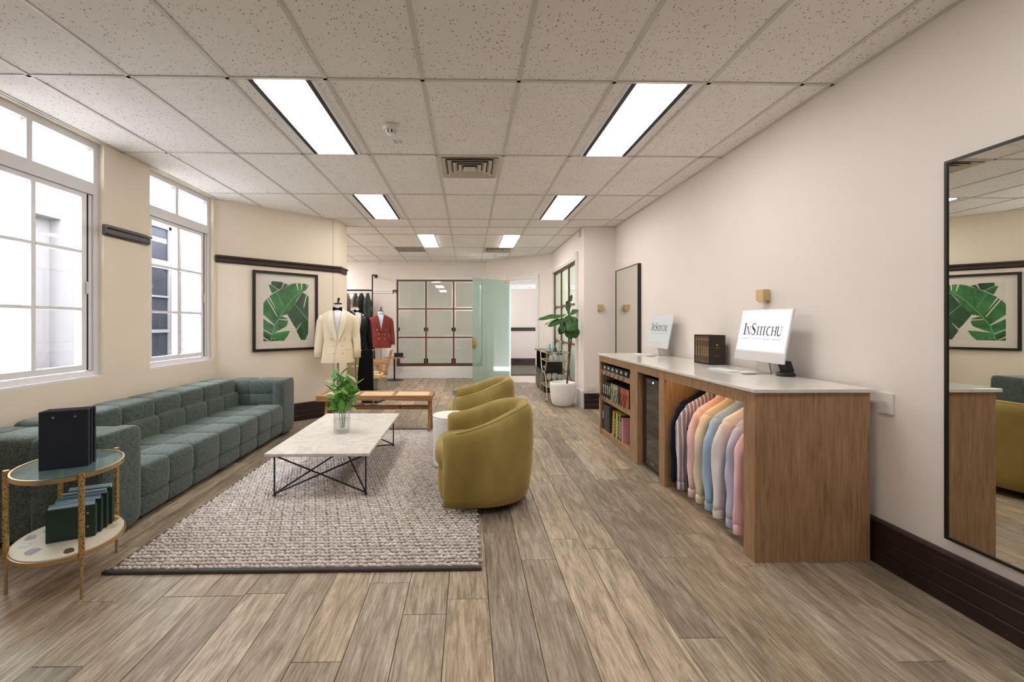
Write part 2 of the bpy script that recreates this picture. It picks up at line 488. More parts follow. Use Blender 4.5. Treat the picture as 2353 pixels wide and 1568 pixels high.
for k in range(-21, 12):
    xc = 0.0 + k * PW
    if xc < -4.15 or xc > 2.3: continue
    key = round(xc, 1)
    j0 = JOINT.get(key, rp.uniform(0, PLANK_L))
    y = j0 - PLANK_L * math.ceil((j0 - 0.6) / PLANK_L) 
    while y < YB:
        a, b = y, y + PLANK_L
        y = b
        if xc < -3.05 and b < 6.8: continue
        if b < 0.9: continue
        lum = None
        for (kx, ky), v in LIGHT.items():
            if abs(kx - xc) < 0.05 and abs(ky - a) < 0.05: lum = v
        if lum is None: lum = rp.choice([0.70, 0.78, 0.86, 0.94, 1.0, 1.08, 1.18])
        warm = rp.uniform(-0.03, 0.03)
        b2 = min(b, YB)
        add_plank(xc, a, b2, (lum * (1 + warm), lum, lum * (1 - warm * 1.3), 1))

# ---- hallway floor: pale tiles then carpet
hall = tag(obj(MB().box(-4.0, 4.2, 10.72, 13.75, -0.06, -0.004), 'floor_hallway', M['rubber'], world=True), kind='structure')
def carpet():
    t = NT('striped_grey_carpet'); v = t.pos((1.2, 14, 1))
    f = t.noise(v, 3.0, 2, 0.5)
    t.set(Base_Color=t.ramp(f, [(0.38, srgb(70, 68, 62)), (0.5, srgb(104, 101, 92)), (0.62, srgb(140, 136, 124))]), Roughness=0.95)
    t.bump(t.noise(t.pos(), 300, 2), 0.5, 0.003); return t.m
M['carpet'] = carpet()
obj(MB().box(-3.9, 4.1, 11.28, 13.74, -0.004, 0.004), 'carpet', M['carpet'], hall, world=True)
M['floor_tile'] = simple('pale_stone_tile', srgb(214, 206, 192), 0.35, var=0.03, vscale=6, mode='world')
tm = mesh_of(MB().rbox(-0.298, 0.298, -0.298, 0.298, -0.004, 0.002, 0.0015, 1), 'floor_tile', M['floor_tile'])
th0 = math.atan2(D2[1] - D1[1], D2[0] - D1[0])
tile_floor = tag(obj(MB().prism([(1.95, 9.42), (2.9, 9.42), (2.9, 11.28), (0.2, 11.28), (0.2, 10.80)], -0.06, -0.0045), 'floor_entry', M['rubber'], world=True), kind='structure')
for i in range(0, 4):
    for j in range(0, 4):
        x, y = 0.75 + i * 0.6, 9.47 + j * 0.6 + 0.0
        if y + x * 0.887 < 11.0 - 0.35 + 0.55: continue
        if y > 11.1: continue
        o = bpy.data.objects.new('floor_tile', tm); C.objects.link(o); o.parent = tile_floor
        o.location = Vector((x, y, 0)) - tile_floor.location
thr = MB(); frd = frame_on(D1, D2)
wbox(thr, frd, 0.39, 1.20, -0.20, 0.02, -0.004, 0.004)
obj(thr, 'threshold', M['floor_tile'], tile_floor, world=True)

# ---- ceiling: slab, grid bars, tiles
ceiling = tag(obj(MB().box(-3.29, 2.5, -2.1, 6.75, CEIL + 0.02, CEIL + 0.10).box(-4.35, 2.5, 6.75, 10.75, CEIL + 0.02, CEIL + 0.10), 'ceiling', M['wall'], world=True), 'white suspended grid ceiling with speckled tiles', kind='structure')
GX = [-2.683 + 0.6 * i for i in range(-3, 10)]
GY1 = [2.696 + 1.2 * j for j in range(-2, 4)]
GY2 = [6.82, 7.40, 8.60, 9.80, YB]
HOLES = {}                                  # (ix, iy) -> kind
def gx(i): return -2.683 + 0.6 * i
tile_cache = {}
def add_tile(x0, x1, y0, y1):
    if x1 - x0 < 0.03 or y1 - y0 < 0.03: return
    key = (round(x1 - x0, 3), round(y1 - y0, 3))
    if key not in tile_cache:
        w, l = key; g = 0.004
        tile_cache[key] = mesh_of(MB().rbox(-w / 2 + g, w / 2 - g, -l / 2 + g, l / 2 - g, 0.0, 0.014, 0.003, 1), 'ceiling_tile', M['tile'])
    o = bpy.data.objects.new('ceiling_tile', tile_cache[key]); C.objects.link(o); o.parent = ceiling
    o.location = Vector(((x0 + x1) / 2, (y0 + y1) / 2, CEIL + 0.002 + rp.uniform(0, 0.0015))) - ceiling.location
def add_bar(x0, x1, y0, y1):
    obj(MB().box(x0, x1, y0, y1, CEIL - 0.004, CEIL + 0.004), 'grid_bar', M['tbar'], ceiling, world=True)
LIGHT_CELLS = {(2, 0), (6, 0), (2, 2), (6, 2), (2, -2), (6, -2)}
rows1 = list(range(-2, 4))
for j in rows1:
    y0 = 2.696 + 1.2 * j; y1 = min(y0 + 1.2, 6.82)
    for i in range(-1, 9):
        x0, x1 = max(gx(i), XL), min(gx(i + 1), XR)
        if x1 - x0 < 0.05: continue
        if (i, j) in LIGHT_CELLS:
            add_tile(x0, x0 + 0.095, y0, y1); add_tile(x1 - 0.075, x1, y0, y1); continue
        if (i, j) == (4, 1):
            add_tile(x0, x1, y0 + 0.61, y1); continue
        if j == 3 and x1 < -1.95: continue
        if y0 >= 5.0 and j == 2 and x1 < -2.6: 
            pass
        add_tile(x0, x1, y0, y1)
rows2 = [(6.82, 7.40), (7.40, 8.60), (8.60, 9.80), (9.80, YB)]
SMALL = {(3, 1): 'L', (5, 1): 'R'}
for r, (y0, y1) in enumerate(rows2):
    for i in range(-3, 8):
        x0, x1 = max(gx(i), -4.2), min(gx(i + 1), 1.82)
        if x1 - x0 < 0.05: continue
        if r == 3 and x0 > 1.0: continue
        if (i, r) in SMALL:
            if SMALL[(i, r)] == 'L': add_tile(x0 + 0.31, x1, y0, y1)
            else: add_tile(x0, x1 - 0.31, y0, y1)
            continue
        if (i, r) == (5, 2): add_tile(x0, x1, y0 + 0.62, y1); continue
        if (i, r) == (2, 2): add_tile(x0, x1, y0 + 0.62, y1); continue
        add_tile(x0, x1, y0, y1)
for i in range(-2, 9):
    x = gx(i)
    y0 = 0.3 if x > XL else 6.82
    y1 = YB if x < 1.82 else 6.75
    if x > 1.0 and x < 1.82: y1 = 10.0
    if -3.07 < x < -1.9:
        yd = 5.32 + (x + 3.07) * (1.10 / 1.17)
        add_bar(x - 0.012, x + 0.012, 0.3, yd); add_bar(x - 0.012, x + 0.012, 6.82, YB); continue
    if x < 2.3: add_bar(x - 0.012, x + 0.012, y0, y1)
for j in range(-2, 4):
    y = 2.696 + 1.2 * j
    xl = XL if y < 5.32 else -3.07 + (y - 5.32) * 1.17 / 1.10
    add_bar(xl, XR, y - 0.012, y + 0.012)
for y in (6.82, 7.40, 8.60, 9.80):
    xr = 1.82 if y < 9.4 else 1.82 - (y - 9.37) * 1.128
    add_bar(-4.2, xr, y - 0.012, y + 0.012)
# wall angles along the ceiling edge
add_bar(XR - 0.022, XR, 0.3, 6.75)
add_bar(XL, XL + 0.022, 0.3, 5.32)
add_bar(1.82, XR, 6.728, 6.75)
add_bar(1.798, 1.82, 6.75, 9.37)

# ---- walls
def wall(name, mb, mat='wall', label=None):
    return tag(obj(mb, name, M[mat], world=True), label, kind='structure')
ZT = CEIL + 0.06; ZE0 = 3.3
wall('wall_right', MB().box(XR, XR + 0.15, -2.1, 6.9, 0, ZT))
wall('wall_front', MB().box(XL - 0.2, XR + 0.15, -2.25, -2.1, 0, ZT))
W1 = (2.68, 3.71); W2 = (4.235, 5.275); ZS, ZH = 0.89, 2.845
wl = MB()
wl.box(XL - 0.22, XL, -2.1, 5.40, 0, ZS)
wl.box(XL - 0.22, XL, -2.1, W1[0], ZS, ZT)
wl.box(XL - 0.22, XL, W1[1], W2[0], ZS, ZT)
wl.box(XL - 0.22, XL, W2[1], 5.40, ZS, ZT)
wl.box(XL - 0.22, XL, W1[0], W1[1], ZH, ZT); wl.box(XL - 0.22, XL, W2[0], W2[1], ZH, ZT)
wall('wall_left', wl, 'wall_cream')
wall('wall_diagonal', MB().prism([A_D, B_D, (-2.04, 6.57), (-3.21, 5.47)], 0, ZT).prism([(-1.90, 6.42), (-1.90, 6.82), (-4.35, 6.82), (-4.35, 6.67), (-2.05, 6.67), (-2.05, 6.56)], 0, ZT), 'wall_cream')
fr_d = frame_on(A_D, B_D)                       # t<0 is the room side
seam = MB(); wbox(seam, fr_d, 1.506, 1.511, -0.0015, 0.002, 0.25, CEIL)
tag(obj(seam, 'trim_1', simple('panel_joint', srgb(150, 140, 128), 0.8), world=True), kind='structure')
wall('wall_left_rear', MB().box(-4.35, -4.2, 6.82, YB + 0.1, 0, ZT))
wall('wall_alcove_outside', MB().box(-4.37, -4.351, 6.60, YB + 0.1, 0.3, ZE0).box(-4.37, -2.1, 6.64, 6.669, 0.3, ZE0), 'ext')
# right rear wing
wall('wall_column', MB().box(1.82, XR, 6.75, 6.9, 0, ZT))
RW = (7.20, 9.16, 0.29, 2.40)
wr = MB()
wr.box(1.82, 1.94, 6.9, RW[0], 0, ZT); wr.box(1.82, 1.94, RW[1], 9.37, 0, ZT)
wr.box(1.82, 1.94, RW[0], RW[1], 0, RW[2]); wr.box(1.82, 1.94, RW[0], RW[1], RW[3], ZT)
wall('wall_right_rear', wr)
S0, S1, DH = 0.396, 1.19, 2.34
wd = MB(); LD = frd[3]
wbox(wd, frd, 0, S0, -0.12, 0, 0, ZT); wbox(wd, frd, S1, LD, -0.12, 0, 0, ZT); wbox(wd, frd, S0, S1, -0.12, 0, DH, ZT)
wall('wall_doorway', wd)
BW = (-1.74, 0.36, 0.285, 2.40)
wb = MB()
wb.box(-4.3, BW[0], YB, YB + 0.12, 0, ZT); wb.box(BW[1], 0.56, YB, YB + 0.12, 0, ZT)
wb.box(BW[0], BW[1], YB, YB + 0.12, 0, BW[2]); wb.box(BW[0], BW[1], YB, YB + 0.12, BW[3], ZT)
wall('wall_back', wb)
# hallway behind the glazing
wall('wall_hallway', MB().box(-4.3, 4.3, 13.75, 13.9, 0, ZT))
wall('wall_hallway_left', MB().box(-4.3, -4.15, YB + 0.12, 13.75, 0, ZT))
wall('wall_hallway_right', MB().box(4.1, 4.25, 9.3, 13.75, 0, ZT))
wall('ceiling_hallway', MB().box(-4.3, 4.3, 9.2, 13.9, 2.72, 2.80).__class__().box(-4.3, 4.3, YB + 0.13, 13.9, 2.72, 2.8).box(2.0, 4.3, 6.9, YB + 0.13, 2.72, 2.8))
wall('wall_office_side', MB().box(3.5, 3.6, 6.9, 9.4, 0, ZT))
wall('wall_office_front', MB().box(2.32, 3.6, 6.85, 6.95, 0, ZT))
wall('wall_office_rear', MB().box(1.96, 4.2, 9.34, 9.42, 0, ZT))
wall('floor_office', MB().box(1.95, 3.5, 6.95, 9.34, -0.06, 0.0), 'rubber')

# ---- trims
def board_run(name, fr, s0, s1, side, rows, mat='dark_trim', label=None):
    """skirting made of stacked boards; side = -1/+1 which side of the line is the room"""
    o0 = wpt(fr, (s0 + s1) / 2, 0, 0)
    r = tag(thing(name, o0, label, kind='structure'), kind='structure')
    for (z0, z1, d0, d1) in rows:
        m = MB()
        ps = [(0, z0), (side * d0, z0), (side * d0, z1 - 0.006), (side * d1, z1), (0, z1)]
        vs = [wpt(fr, s0, t, z) for t, z in ps] + [wpt(fr, s1, t, z) for t, z in ps]
        n = len(ps)
        fs = [tuple(range(n)), tuple(range(n, 2 * n))[::-1]] + [(i, n + i, n + (i + 1) % n, (i + 1) % n) for i in range(n)]
        m.add(vs, fs)
        obj(m, 'board', M[mat], r, world=True)
    return r
ROWS = [(0.0, 0.072, 0.045, 0.040), (0.076, 0.148, 0.042, 0.037), (0.152, 0.21, 0.040, 0.036), (0.212, 0.24, 0.040, 0.016)]
fr_R = frame_on((XR, -2.1), (XR, 6.75))
board_run('baseboard_right', fr_R, 0, 8.8, 1, ROWS, label='dark brown stepped skirting below the large mirror')
obj(MB().box(XR - 0.047, XR - 0.043, 1.66, 1.685, 0.065, 0.115), 'chip', simple('bare_wood_chip', srgb(190, 150, 100), 0.7), bpy.data.objects['baseboard_right'], world=True)
fr_C = frame_on((1.82, 6.75), (XR, 6.75))
board_run('baseboard_column', fr_C, 0.0, 0.5, -1, ROWS, label='dark brown skirting at the foot of the wall corner')
board_run('baseboard_diagonal', fr_d, 0.0, fr_d[3], -1, ROWS, label='dark brown skirting below the framed leaf print')
fr_ret = frame_on((-1.90, 6.42), (-1.90, 6.82))
board_run('baseboard_return', fr_ret, 0.0, 0.4, -1, ROWS)
fr_B = frame_on((-4.2, YB), (0.444, YB))
WROWS = [(0.0, 0.085, 0.03, 0.028), (0.088, 0.17, 0.026, 0.024), (0.173, 0.275, 0.022, 0.018)]
board_run('baseboard_back', fr_B, 0, 4.64, -1, WROWS, 'white', 'white skirting boards below the glazed partition')
board_run('baseboard_right_rear', frame_on((1.82, 6.75), (1.82, 9.37)), 0.0, 2.62, 1, WROWS, 'white')
fr_H = frame_on((-4.1, 13.75), (4.1, 13.75))
board_run('baseboard_hallway', fr_H, 0, 8.2, -1, [(0, 0.07, 0.04, 0.036), (0.074, 0.14, 0.036, 0.03), (0.144, 0.22, 0.03, 0.012)])

def rail(name, fr, s0, s1, side, z0=2.082, z1=2.172, d=0.05, mat='dark_trim', kindlabel=None):
    m = MB()
    h = z1 - z0
    prof = [(0, 0), (0.25, 0.0), (0.55, 0.12), (0.62, 0.2), (0.62, 0.62), (1.0, 0.72), (1.0, 0.9), (0.75, 1.0), (0, 1.0)]
    ps = [(side * d * a, z0 + h * b) for a, b in prof]; n = len(ps)
    vs = [wpt(fr, s0, t, z) for t, z in ps] + [wpt(fr, s1, t, z) for t, z in ps]
    m.add(vs, [tuple(range(n)), tuple(range(n, 2 * n))[::-1]] + [(i, n + i, n + (i + 1) % n, (i + 1) % n) for i in range(n)])
    return tag(obj(m, name, M[mat], world=True), kindlabel, kind='structure')
fr_L = frame_on((XL, -2.1), (XL, 5.32))
rail('trim_2', fr_L, 5.79, 6.30, -1, kindlabel='short dark picture rail between the two windows')
rail('trim_3', fr_d, 0.0, fr_d[3] + 0.02, -1, kindlabel='dark picture rail above the leaf print')
rail('trim_4', fr_ret, -0.02, 0.30, -1, kindlabel='dark picture rail end turning the wall corner')
rail('trim_5', fr_B, 2.37, 2.46, -1, z0=2.06, z1=2.15, kindlabel='dark picture rail stub beside the clothes rack')
rail('trim_6', fr_B, 0.3, 2.37, -1, z0=2.06, z1=2.15, d=0.03, mat='white', kindlabel='white painted picture rail behind the clothes rack')
rail('trim_7', fr_H, 0, 8.2, -1, z0=1.09, z1=1.20, kindlabel='dark rail on the hallway wall')

# ---- architraves (white casings with corner blocks)
def casing(name, fr, s0, s1, z0, z1, side, w=0.075, d=0.028, bottom=False):
    r = thing(name, wpt(fr, (s0 + s1) / 2, 0, 0), kind='structure')
    for a, b, c, e, nm in ((s0 - w, s0, z0, z1, 'side_casing'), (s1, s1 + w, z0, z1, 'side_casing'), (s0, s1, z1, z1 + w, 'head_casing')):
        m = MB(); t0, t1 = sorted((0, side * d)); wbox(m, fr, a, b, t0, t1, c, e)
        t0, t1 = sorted((0, side * d * 1.35))
        if nm == 'side_casing': wbox(m, fr, a + w * 0.3, b - w * 0.3, t0, t1, c, e)
        else: wbox(m, fr, a, b, t0, t1, c + w * 0.3, e - w * 0.3)
        obj(m, nm, M['white'], r, world=True)
    for a in (s0 - w - 0.006, s1 - 0.006):
        m = MB(); t0, t1 = sorted((0, side * d * 1.7)); wbox(m, fr, a, a + w + 0.012, t0, t1, z1 - 0.006, z1 + w + 0.02)
        obj(m, 'corner_block', M['white'], r, world=True)
    return r
casing('trim_8', frd, S0, S1, 0, DH, 1)
casing('trim_9', fr_B, BW[0] + 4.2, BW[1] + 4.2, 0.28, BW[3], -1, w=0.07)
fr_RR = frame_on((1.82, 6.75), (1.82, 9.37))
casing('trim_10', fr_RR, RW[0] - 6.75, RW[1] - 6.75, 0.0, RW[3], 1, w=0.10)
jm = MB(); wbox(jm, frd, S0, S0 + 0.012, -0.12, 0.0, 0, DH); wbox(jm, frd, S1 - 0.012, S1, -0.12, 0, 0, DH); wbox(jm, frd, S0, S1, -0.12, 0, DH - 0.012, DH)
tag(obj(jm, 'trim_11', M['white'], world=True), 'white door lining', kind='structure')

# ---- left windows
def window(name, y0, y1, label):
    r = thing(name, (XL - 0.1, (y0 + y1) / 2, ZS), label, kind='structure')
    xa, xb = XL - 0.13, XL - 0.045
    P = lambda nm, a, b, c, d, e, f, mt='alu': obj(MB().box(a, b, c, d, e, f), nm, M[mt], r, world=True)
    # outer frame
    P('frame_jamb', xa, xb, y0, y0 + 0.05, ZS, ZH); P('frame_jamb', xa, xb, y1 - 0.05, y1, ZS, ZH)
    P('frame_head', xa, xb, y0 + 0.05, y1 - 0.05, ZH - 0.055, ZH); P('frame_sill', xa, xb + 0.008, y0 + 0.05, y1 - 0.05, ZS, ZS + 0.055)
    P('transom', xa, xb + 0.01, y0 + 0.05, y1 - 0.05, 2.405, 2.50)
    obj(MB().box(XL - 0.05, XL - 0.002, y0 + 0.0, y1, ZS - 0.002, ZS + 0.018), 'window_board', M['alu'], r, world=True)
    ym = (y0 + y1) / 2 - 0.06
    P('toplight_bar', xa + 0.01, xb, ym - 0.02, ym + 0.02, 2.50, ZH - 0.055)
    # sash
    xs0, xs1 = xa + 0.012, xb - 0.012
    sa, sb, s0, s1 = y0 + 0.06, y1 - 0.10, ZS + 0.065, 2.40
    P('sash_stile', xs0, xs1, sa, sa + 0.045, s0, s1); P('sash_stile', xs0, xs1, sb - 0.045, sb, s0, s1)
    P('sash_rail', xs0, xs1, sa + 0.045, sb - 0.045, s0, s0 + 0.045); P('sash_rail', xs0, xs1, sa + 0.045, sb - 0.045, s1 - 0.035, s1)
    P('sliding_stop', xs0, xs1, y1 - 0.088, y1 - 0.052, s0, s1)
    obj(MB().box(xs1 - 0.002, xs1 + 0.004, y1 - 0.099, y1 - 0.089, s0, s1), 'seal', M['rubber'], r, world=True)
    ymid = (sa + sb) / 2 - 0.0
    P('glazing_bar', xs0, xs1, ymid - 0.016, ymid + 0.016, s0 + 0.045, s1 - 0.035)
    for zz in (1.455, 1.92):
        P('glazing_bar', xs0, xs1 + 0.004, sa + 0.045, ymid - 0.016, zz - 0.011, zz + 0.011)
        P('glazing_bar', xs0, xs1 + 0.004, ymid + 0.016, sb - 0.045, zz - 0.011, zz + 0.011)
    obj(MB().rbox(xs1, xs1 + 0.016, sb - 0.014, sb + 0.002, 1.58, 1.68, 0.004), 'latch', M['satin'], r, world=True)
    zs = [s0 + 0.045, 1.444, 1.466, 1.909, 1.931, s1 - 0.035]
    xg = (xs0 + xs1) / 2
    for k in range(3):
        for (a, b) in ((sa + 0.045, ymid - 0.016), (ymid + 0.016, sb - 0.045)):
            P('pane', xg - 0.002, xg + 0.002, a, b, zs[2 * k], zs[2 * k + 1], 'glass')
    for (a, b) in ((y0 + 0.05, ym - 0.02), (ym + 0.02, y1 - 0.05)):
        P('pane', xg - 0.002, xg + 0.002, a, b, 2.50, ZH - 0.055, 'glass_obs')
    return r
window('window_1', W1[0], W1[1], 'white aluminium window with small panes nearest the camera')
window('window_2', W2[0], W2[1], 'white aluminium window beside the diagonal picture wall')

# ---- outside: light well walls and the neighbouring window
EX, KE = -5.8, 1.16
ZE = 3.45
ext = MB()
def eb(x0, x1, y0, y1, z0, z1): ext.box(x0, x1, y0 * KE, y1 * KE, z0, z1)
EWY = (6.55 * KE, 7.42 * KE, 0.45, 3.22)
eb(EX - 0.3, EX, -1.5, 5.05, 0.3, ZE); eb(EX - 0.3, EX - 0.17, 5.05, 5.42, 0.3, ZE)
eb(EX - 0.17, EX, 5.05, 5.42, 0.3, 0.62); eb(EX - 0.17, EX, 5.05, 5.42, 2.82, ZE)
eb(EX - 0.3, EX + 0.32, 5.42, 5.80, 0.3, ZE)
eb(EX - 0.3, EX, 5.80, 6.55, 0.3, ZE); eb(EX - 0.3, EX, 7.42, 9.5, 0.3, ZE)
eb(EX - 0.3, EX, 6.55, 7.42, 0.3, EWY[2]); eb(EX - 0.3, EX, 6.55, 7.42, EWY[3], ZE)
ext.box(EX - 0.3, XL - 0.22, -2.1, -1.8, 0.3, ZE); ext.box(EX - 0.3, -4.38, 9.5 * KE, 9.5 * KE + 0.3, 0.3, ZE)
wall('bounce_ground_outside', MB().box(EX - 0.3, XL - 0.22, -2.1, 9.5 * KE + 0.3, 0.2, 0.3), 'ground_out')  # out of view, raised and white to throw daylight up at the ceiling
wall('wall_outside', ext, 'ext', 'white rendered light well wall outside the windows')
ew = thing('window_3', (EX, (EWY[0] + EWY[1]) / 2, EWY[2]), 'white framed dark window across the light well', kind='structure')
def EP(nm, a, b, c, d, mt='ext', x0=EX - 0.08, x1=EX - 0.02): obj(MB().box(x0, x1, a, b, c, d), nm, M[mt], ew, world=True)
EP('frame_jamb', EWY[0], EWY[0] + 0.07, EWY[2], EWY[3]); EP('frame_jamb', EWY[1] - 0.07, EWY[1], EWY[2], EWY[3])
EP('frame_head', EWY[0], EWY[1], EWY[3] - 0.07, EWY[3]); EP('frame_sill', EWY[0], EWY[1], EWY[2], EWY[2] + 0.1)
ym_ = EWY[0] + 0.36
EP('glazing_bar', ym_, ym_ + 0.045, EWY[2] + 0.1, EWY[3] - 0.07)
for zz, hh in ((1.16, 0.06), (1.83, 0.035), (2.40, 0.14)):
    EP('glazing_bar', EWY[0] + 0.07, EWY[1] - 0.07, zz, zz + hh)
M['ext_glass'] = simple('grey_blue_pane', (0.022, 0.023, 0.032, 1), 0.5, var=0.3, vscale=3, spec=0.1)
zz = [EWY[2] + 0.1, 1.16, 1.22, 1.83, 1.865, 2.40, 2.54, EWY[3] - 0.07]
for k in range(4):
    for a, b in ((EWY[0] + 0.07, ym_), (ym_ + 0.045, EWY[1] - 0.07)):
        EP('pane', a, b, zz[2 * k], zz[2 * k + 1], 'ext_glass', EX - 0.06, EX - 0.05)

# ---- glazed partition in the back wall
def glazing(name, fr, s0, s1, z0, z1, tdepth, label, pane_mat, zbars, clear=0.035):
    r = thing(name, wpt(fr, (s0 + s1) / 2, 0, z0), label, kind='structure')
    side = -1 if tdepth < 0 else 1
    t0, t1 = sorted((tdepth * 0.1, tdepth * 0.1 + tdepth * 0.5))
    def P(nm, a, b, c, d, mt='brown_wood', ta=t0, tb=t1):
        m = MB(); wbox(m, fr, a, b, ta, tb, c, d); return obj(m, nm, M[mt], r, world=True)
    f = 0.035
    P('frame_stile', s0, s0 + f, z0, z1); P('frame_stile', s1 - f, s1, z0, z1)
    P('frame_rail', s0 + f, s1 - f, z0, z0 + f); P('frame_rail', s0 + f, s1 - f, z1 - f, z1)
    w = (s1 - s0 - 2 * f); cw = w / 3
    for k in (1, 2): P('mullion', s0 + f + k * cw - 0.018, s0 + f + k * cw + 0.018, z0 + f, z1 - f)
    zb = [z0 + f] + list(zbars) + [z1 - f]
    for k in range(3):
        a = s0 + f + k * cw + (0.018 if k else 0); b = s0 + f + (k + 1) * cw - (0.018 if k < 2 else 0)
        for q in (1, 2): P('transom', a, b, zb[q] - 0.016, zb[q] + 0.016)
        for q in range(3):
            c = zb[q] + (0.016 if q else 0); d = zb[q + 1] - (0.016 if q < 2 else 0)
            tm_ = (t0 + t1) / 2
            pn = P('pane', a, b, c, d, 'glass', tm_ - 0.003, tm_ - 0.001)
            m = MB(); wbox(m, fr, a + clear, b - clear, tm_ - 0.0005, tm_ + 0.0015, c + clear, d - clear)
            obj(m, 'frosted_film', M[pane_mat], pn, world=True)
    return r
glazing('window_4', fr_B, BW[0] + 4.2, BW[1] + 4.2, BW[2], BW[3], 0.10, 'brown framed partition of nine frosted panes in the back wall', 'glass_frost', (0.99, 1.69))
glazing('window_5', fr_RR, RW[0] - 6.75, RW[1] - 6.75, RW[2], RW[3], -0.10, 'brown framed mint glass partition behind the potted fig', 'glass_mint', (0.97, 1.67), 0.02)

# ---- glass door, open into the room
HX, HY = 0.985, 10.175                           # hinge point
door = thing('door_1', (HX, HY, 0), 'open sea green glass door with brass fittings', kind='structure')
dv = Vector((0.10 - HX, 9.42 - HY, 0)); DL = dv.length; dang = math.atan2(dv.y, dv.x)
door.rotation_euler = (0, 0, dang)
obj(MB().rbox(0.0, DL, -0.006, 0.006, 0.012, 2.335, 0.003, 1), 'door_leaf', M['glass_door'], door)
for z in (0.005, 2.27):
    obj(MB().rbox(-0.01, 0.15, -0.018, 0.018, z, z + 0.07, 0.004, 1), 'patch_hinge', M['brass'], door)
lp = obj(MB().rbox(DL - 0.10, DL + 0.004, -0.016, 0.016, 0.79, 1.02, 0.004, 1), 'lock_plate', M['brass'], door)
obj(MB().tube([(DL - 0.05, 0.016, 0.86), (DL - 0.05, 0.05, 0.86)], 0.012, 12).tube([(DL - 0.05, 0.05, 0.86), (DL - 0.05, 0.075, 0.86)], 0.026, 14), 'knob', M['brass'], lp, smooth=True)
obj(MB().tube([(DL - 0.05, 0.016, 0.95), (DL - 0.05, 0.024, 0.95)], 0.016, 12), 'cylinder', M['champagne'], lp, smooth=True)

# door closer arm seen above the opening
# ---- ceiling lights
def light_fixture(i, j, label, group):
    x0 = gx(i); x1 = x0 + 0.6; y0 = 2.696 + 1.2 * j + 0.012; y1 = y0 + 1.176
    r = thing('ceiling_light', ((x0 + x1) / 2, (y0 + y1) / 2, CEIL), label, 'light', group)
    a, b = x0 + 0.097, x1 - 0.077
    for (p, q) in ((a, a + 0.018), (b - 0.018, b)):
        obj(MB().box(p, q, y0, y1, CEIL - 0.006, CEIL + 0.012), 'side_flange', M['alu'], r, world=True)
    for (p, q) in ((a + 0.018, a + 0.052), (b - 0.052, b - 0.018)):
        obj(MB().box(p, q, y0, y1, CEIL - 0.005, CEIL + 0.012), 'air_slot', M['slot'], r, world=True)
    obj(MB().rbox(a + 0.052, b - 0.052, y0 + 0.004, y1 - 0.004, CEIL - 0.008, CEIL + 0.01, 0.004, 1), 'diffuser', M['diffuser'], r, world=True)
G = 'long recessed panel lights in the suspended ceiling'
light_fixture(2, 0, 'large lit ceiling panel with black edges, front left, beside the smoke detector', G)
light_fixture(6, 0, 'large lit ceiling panel with black edges, front right, nearest the right wall', G)
light_fixture(2, 2, 'lit ceiling panel with black edges above the framed leaf print', G)
light_fixture(6, 2, 'lit ceiling panel with black edges above the far end of the counter', G)
light_fixture(2, -2, 'lit ceiling panel behind the camera on the window side', G)
light_fixture(6, -2, 'lit ceiling panel behind the camera on the mirror side', G)
def small_light(xa, xb, label):
    r = thing('ceiling_light', ((xa + xb) / 2, 8.0, CEIL), label, 'light', 'small far ceiling panels')
    obj(MB().box(xa, xb, 7.414, 8.588, CEIL - 0.002, CEIL + 0.012), 'frame', M['alu'], r, world=True)
    obj(MB().rbox(xa + 0.012, xb - 0.012, 7.426, 8.576, CEIL - 0.010, CEIL + 0.0, 0.003, 1), 'diffuser', M['small_diffuser'], r, world=True)
M['small_diffuser'] = emissive('small_panel_diffuser', LAMP_COL, LAMP * 1.8)
small_light(gx(3) + 0.014, gx(3) + 0.305, 'small bright ceiling panel left of the far vent')
def rear_fill_light(x0, y0, label):  # extra ceiling panels, hidden by the wall, added to brighten the rear
    r = thing('ceiling_light', (x0 + 0.3, y0 + 0.6, CEIL), label, 'light', 'added fill panels of the rear left alcove')
    obj(MB().box(x0 + 0.1, x0 + 0.5, y0, y0 + 1.17, CEIL - 0.002, CEIL + 0.012), 'frame', M['alu'], r, world=True)
    obj(MB().rbox(x0 + 0.12, x0 + 0.48, y0 + 0.015, y0 + 1.155, CEIL - 0.010, CEIL, 0.003, 1), 'diffuser', M['small_diffuser'], r, world=True)
rear_fill_light(gx(-1), 7.415, 'unseen ceiling panel added to brighten the alcove behind the diagonal wall')
rear_fill_light(gx(-2), 8.9, 'unseen ceiling panel added to brighten the left end of the pipe rack')
small_light(gx(6) - 0.305, gx(6) - 0.014, 'small bright ceiling panel next to the far vent')

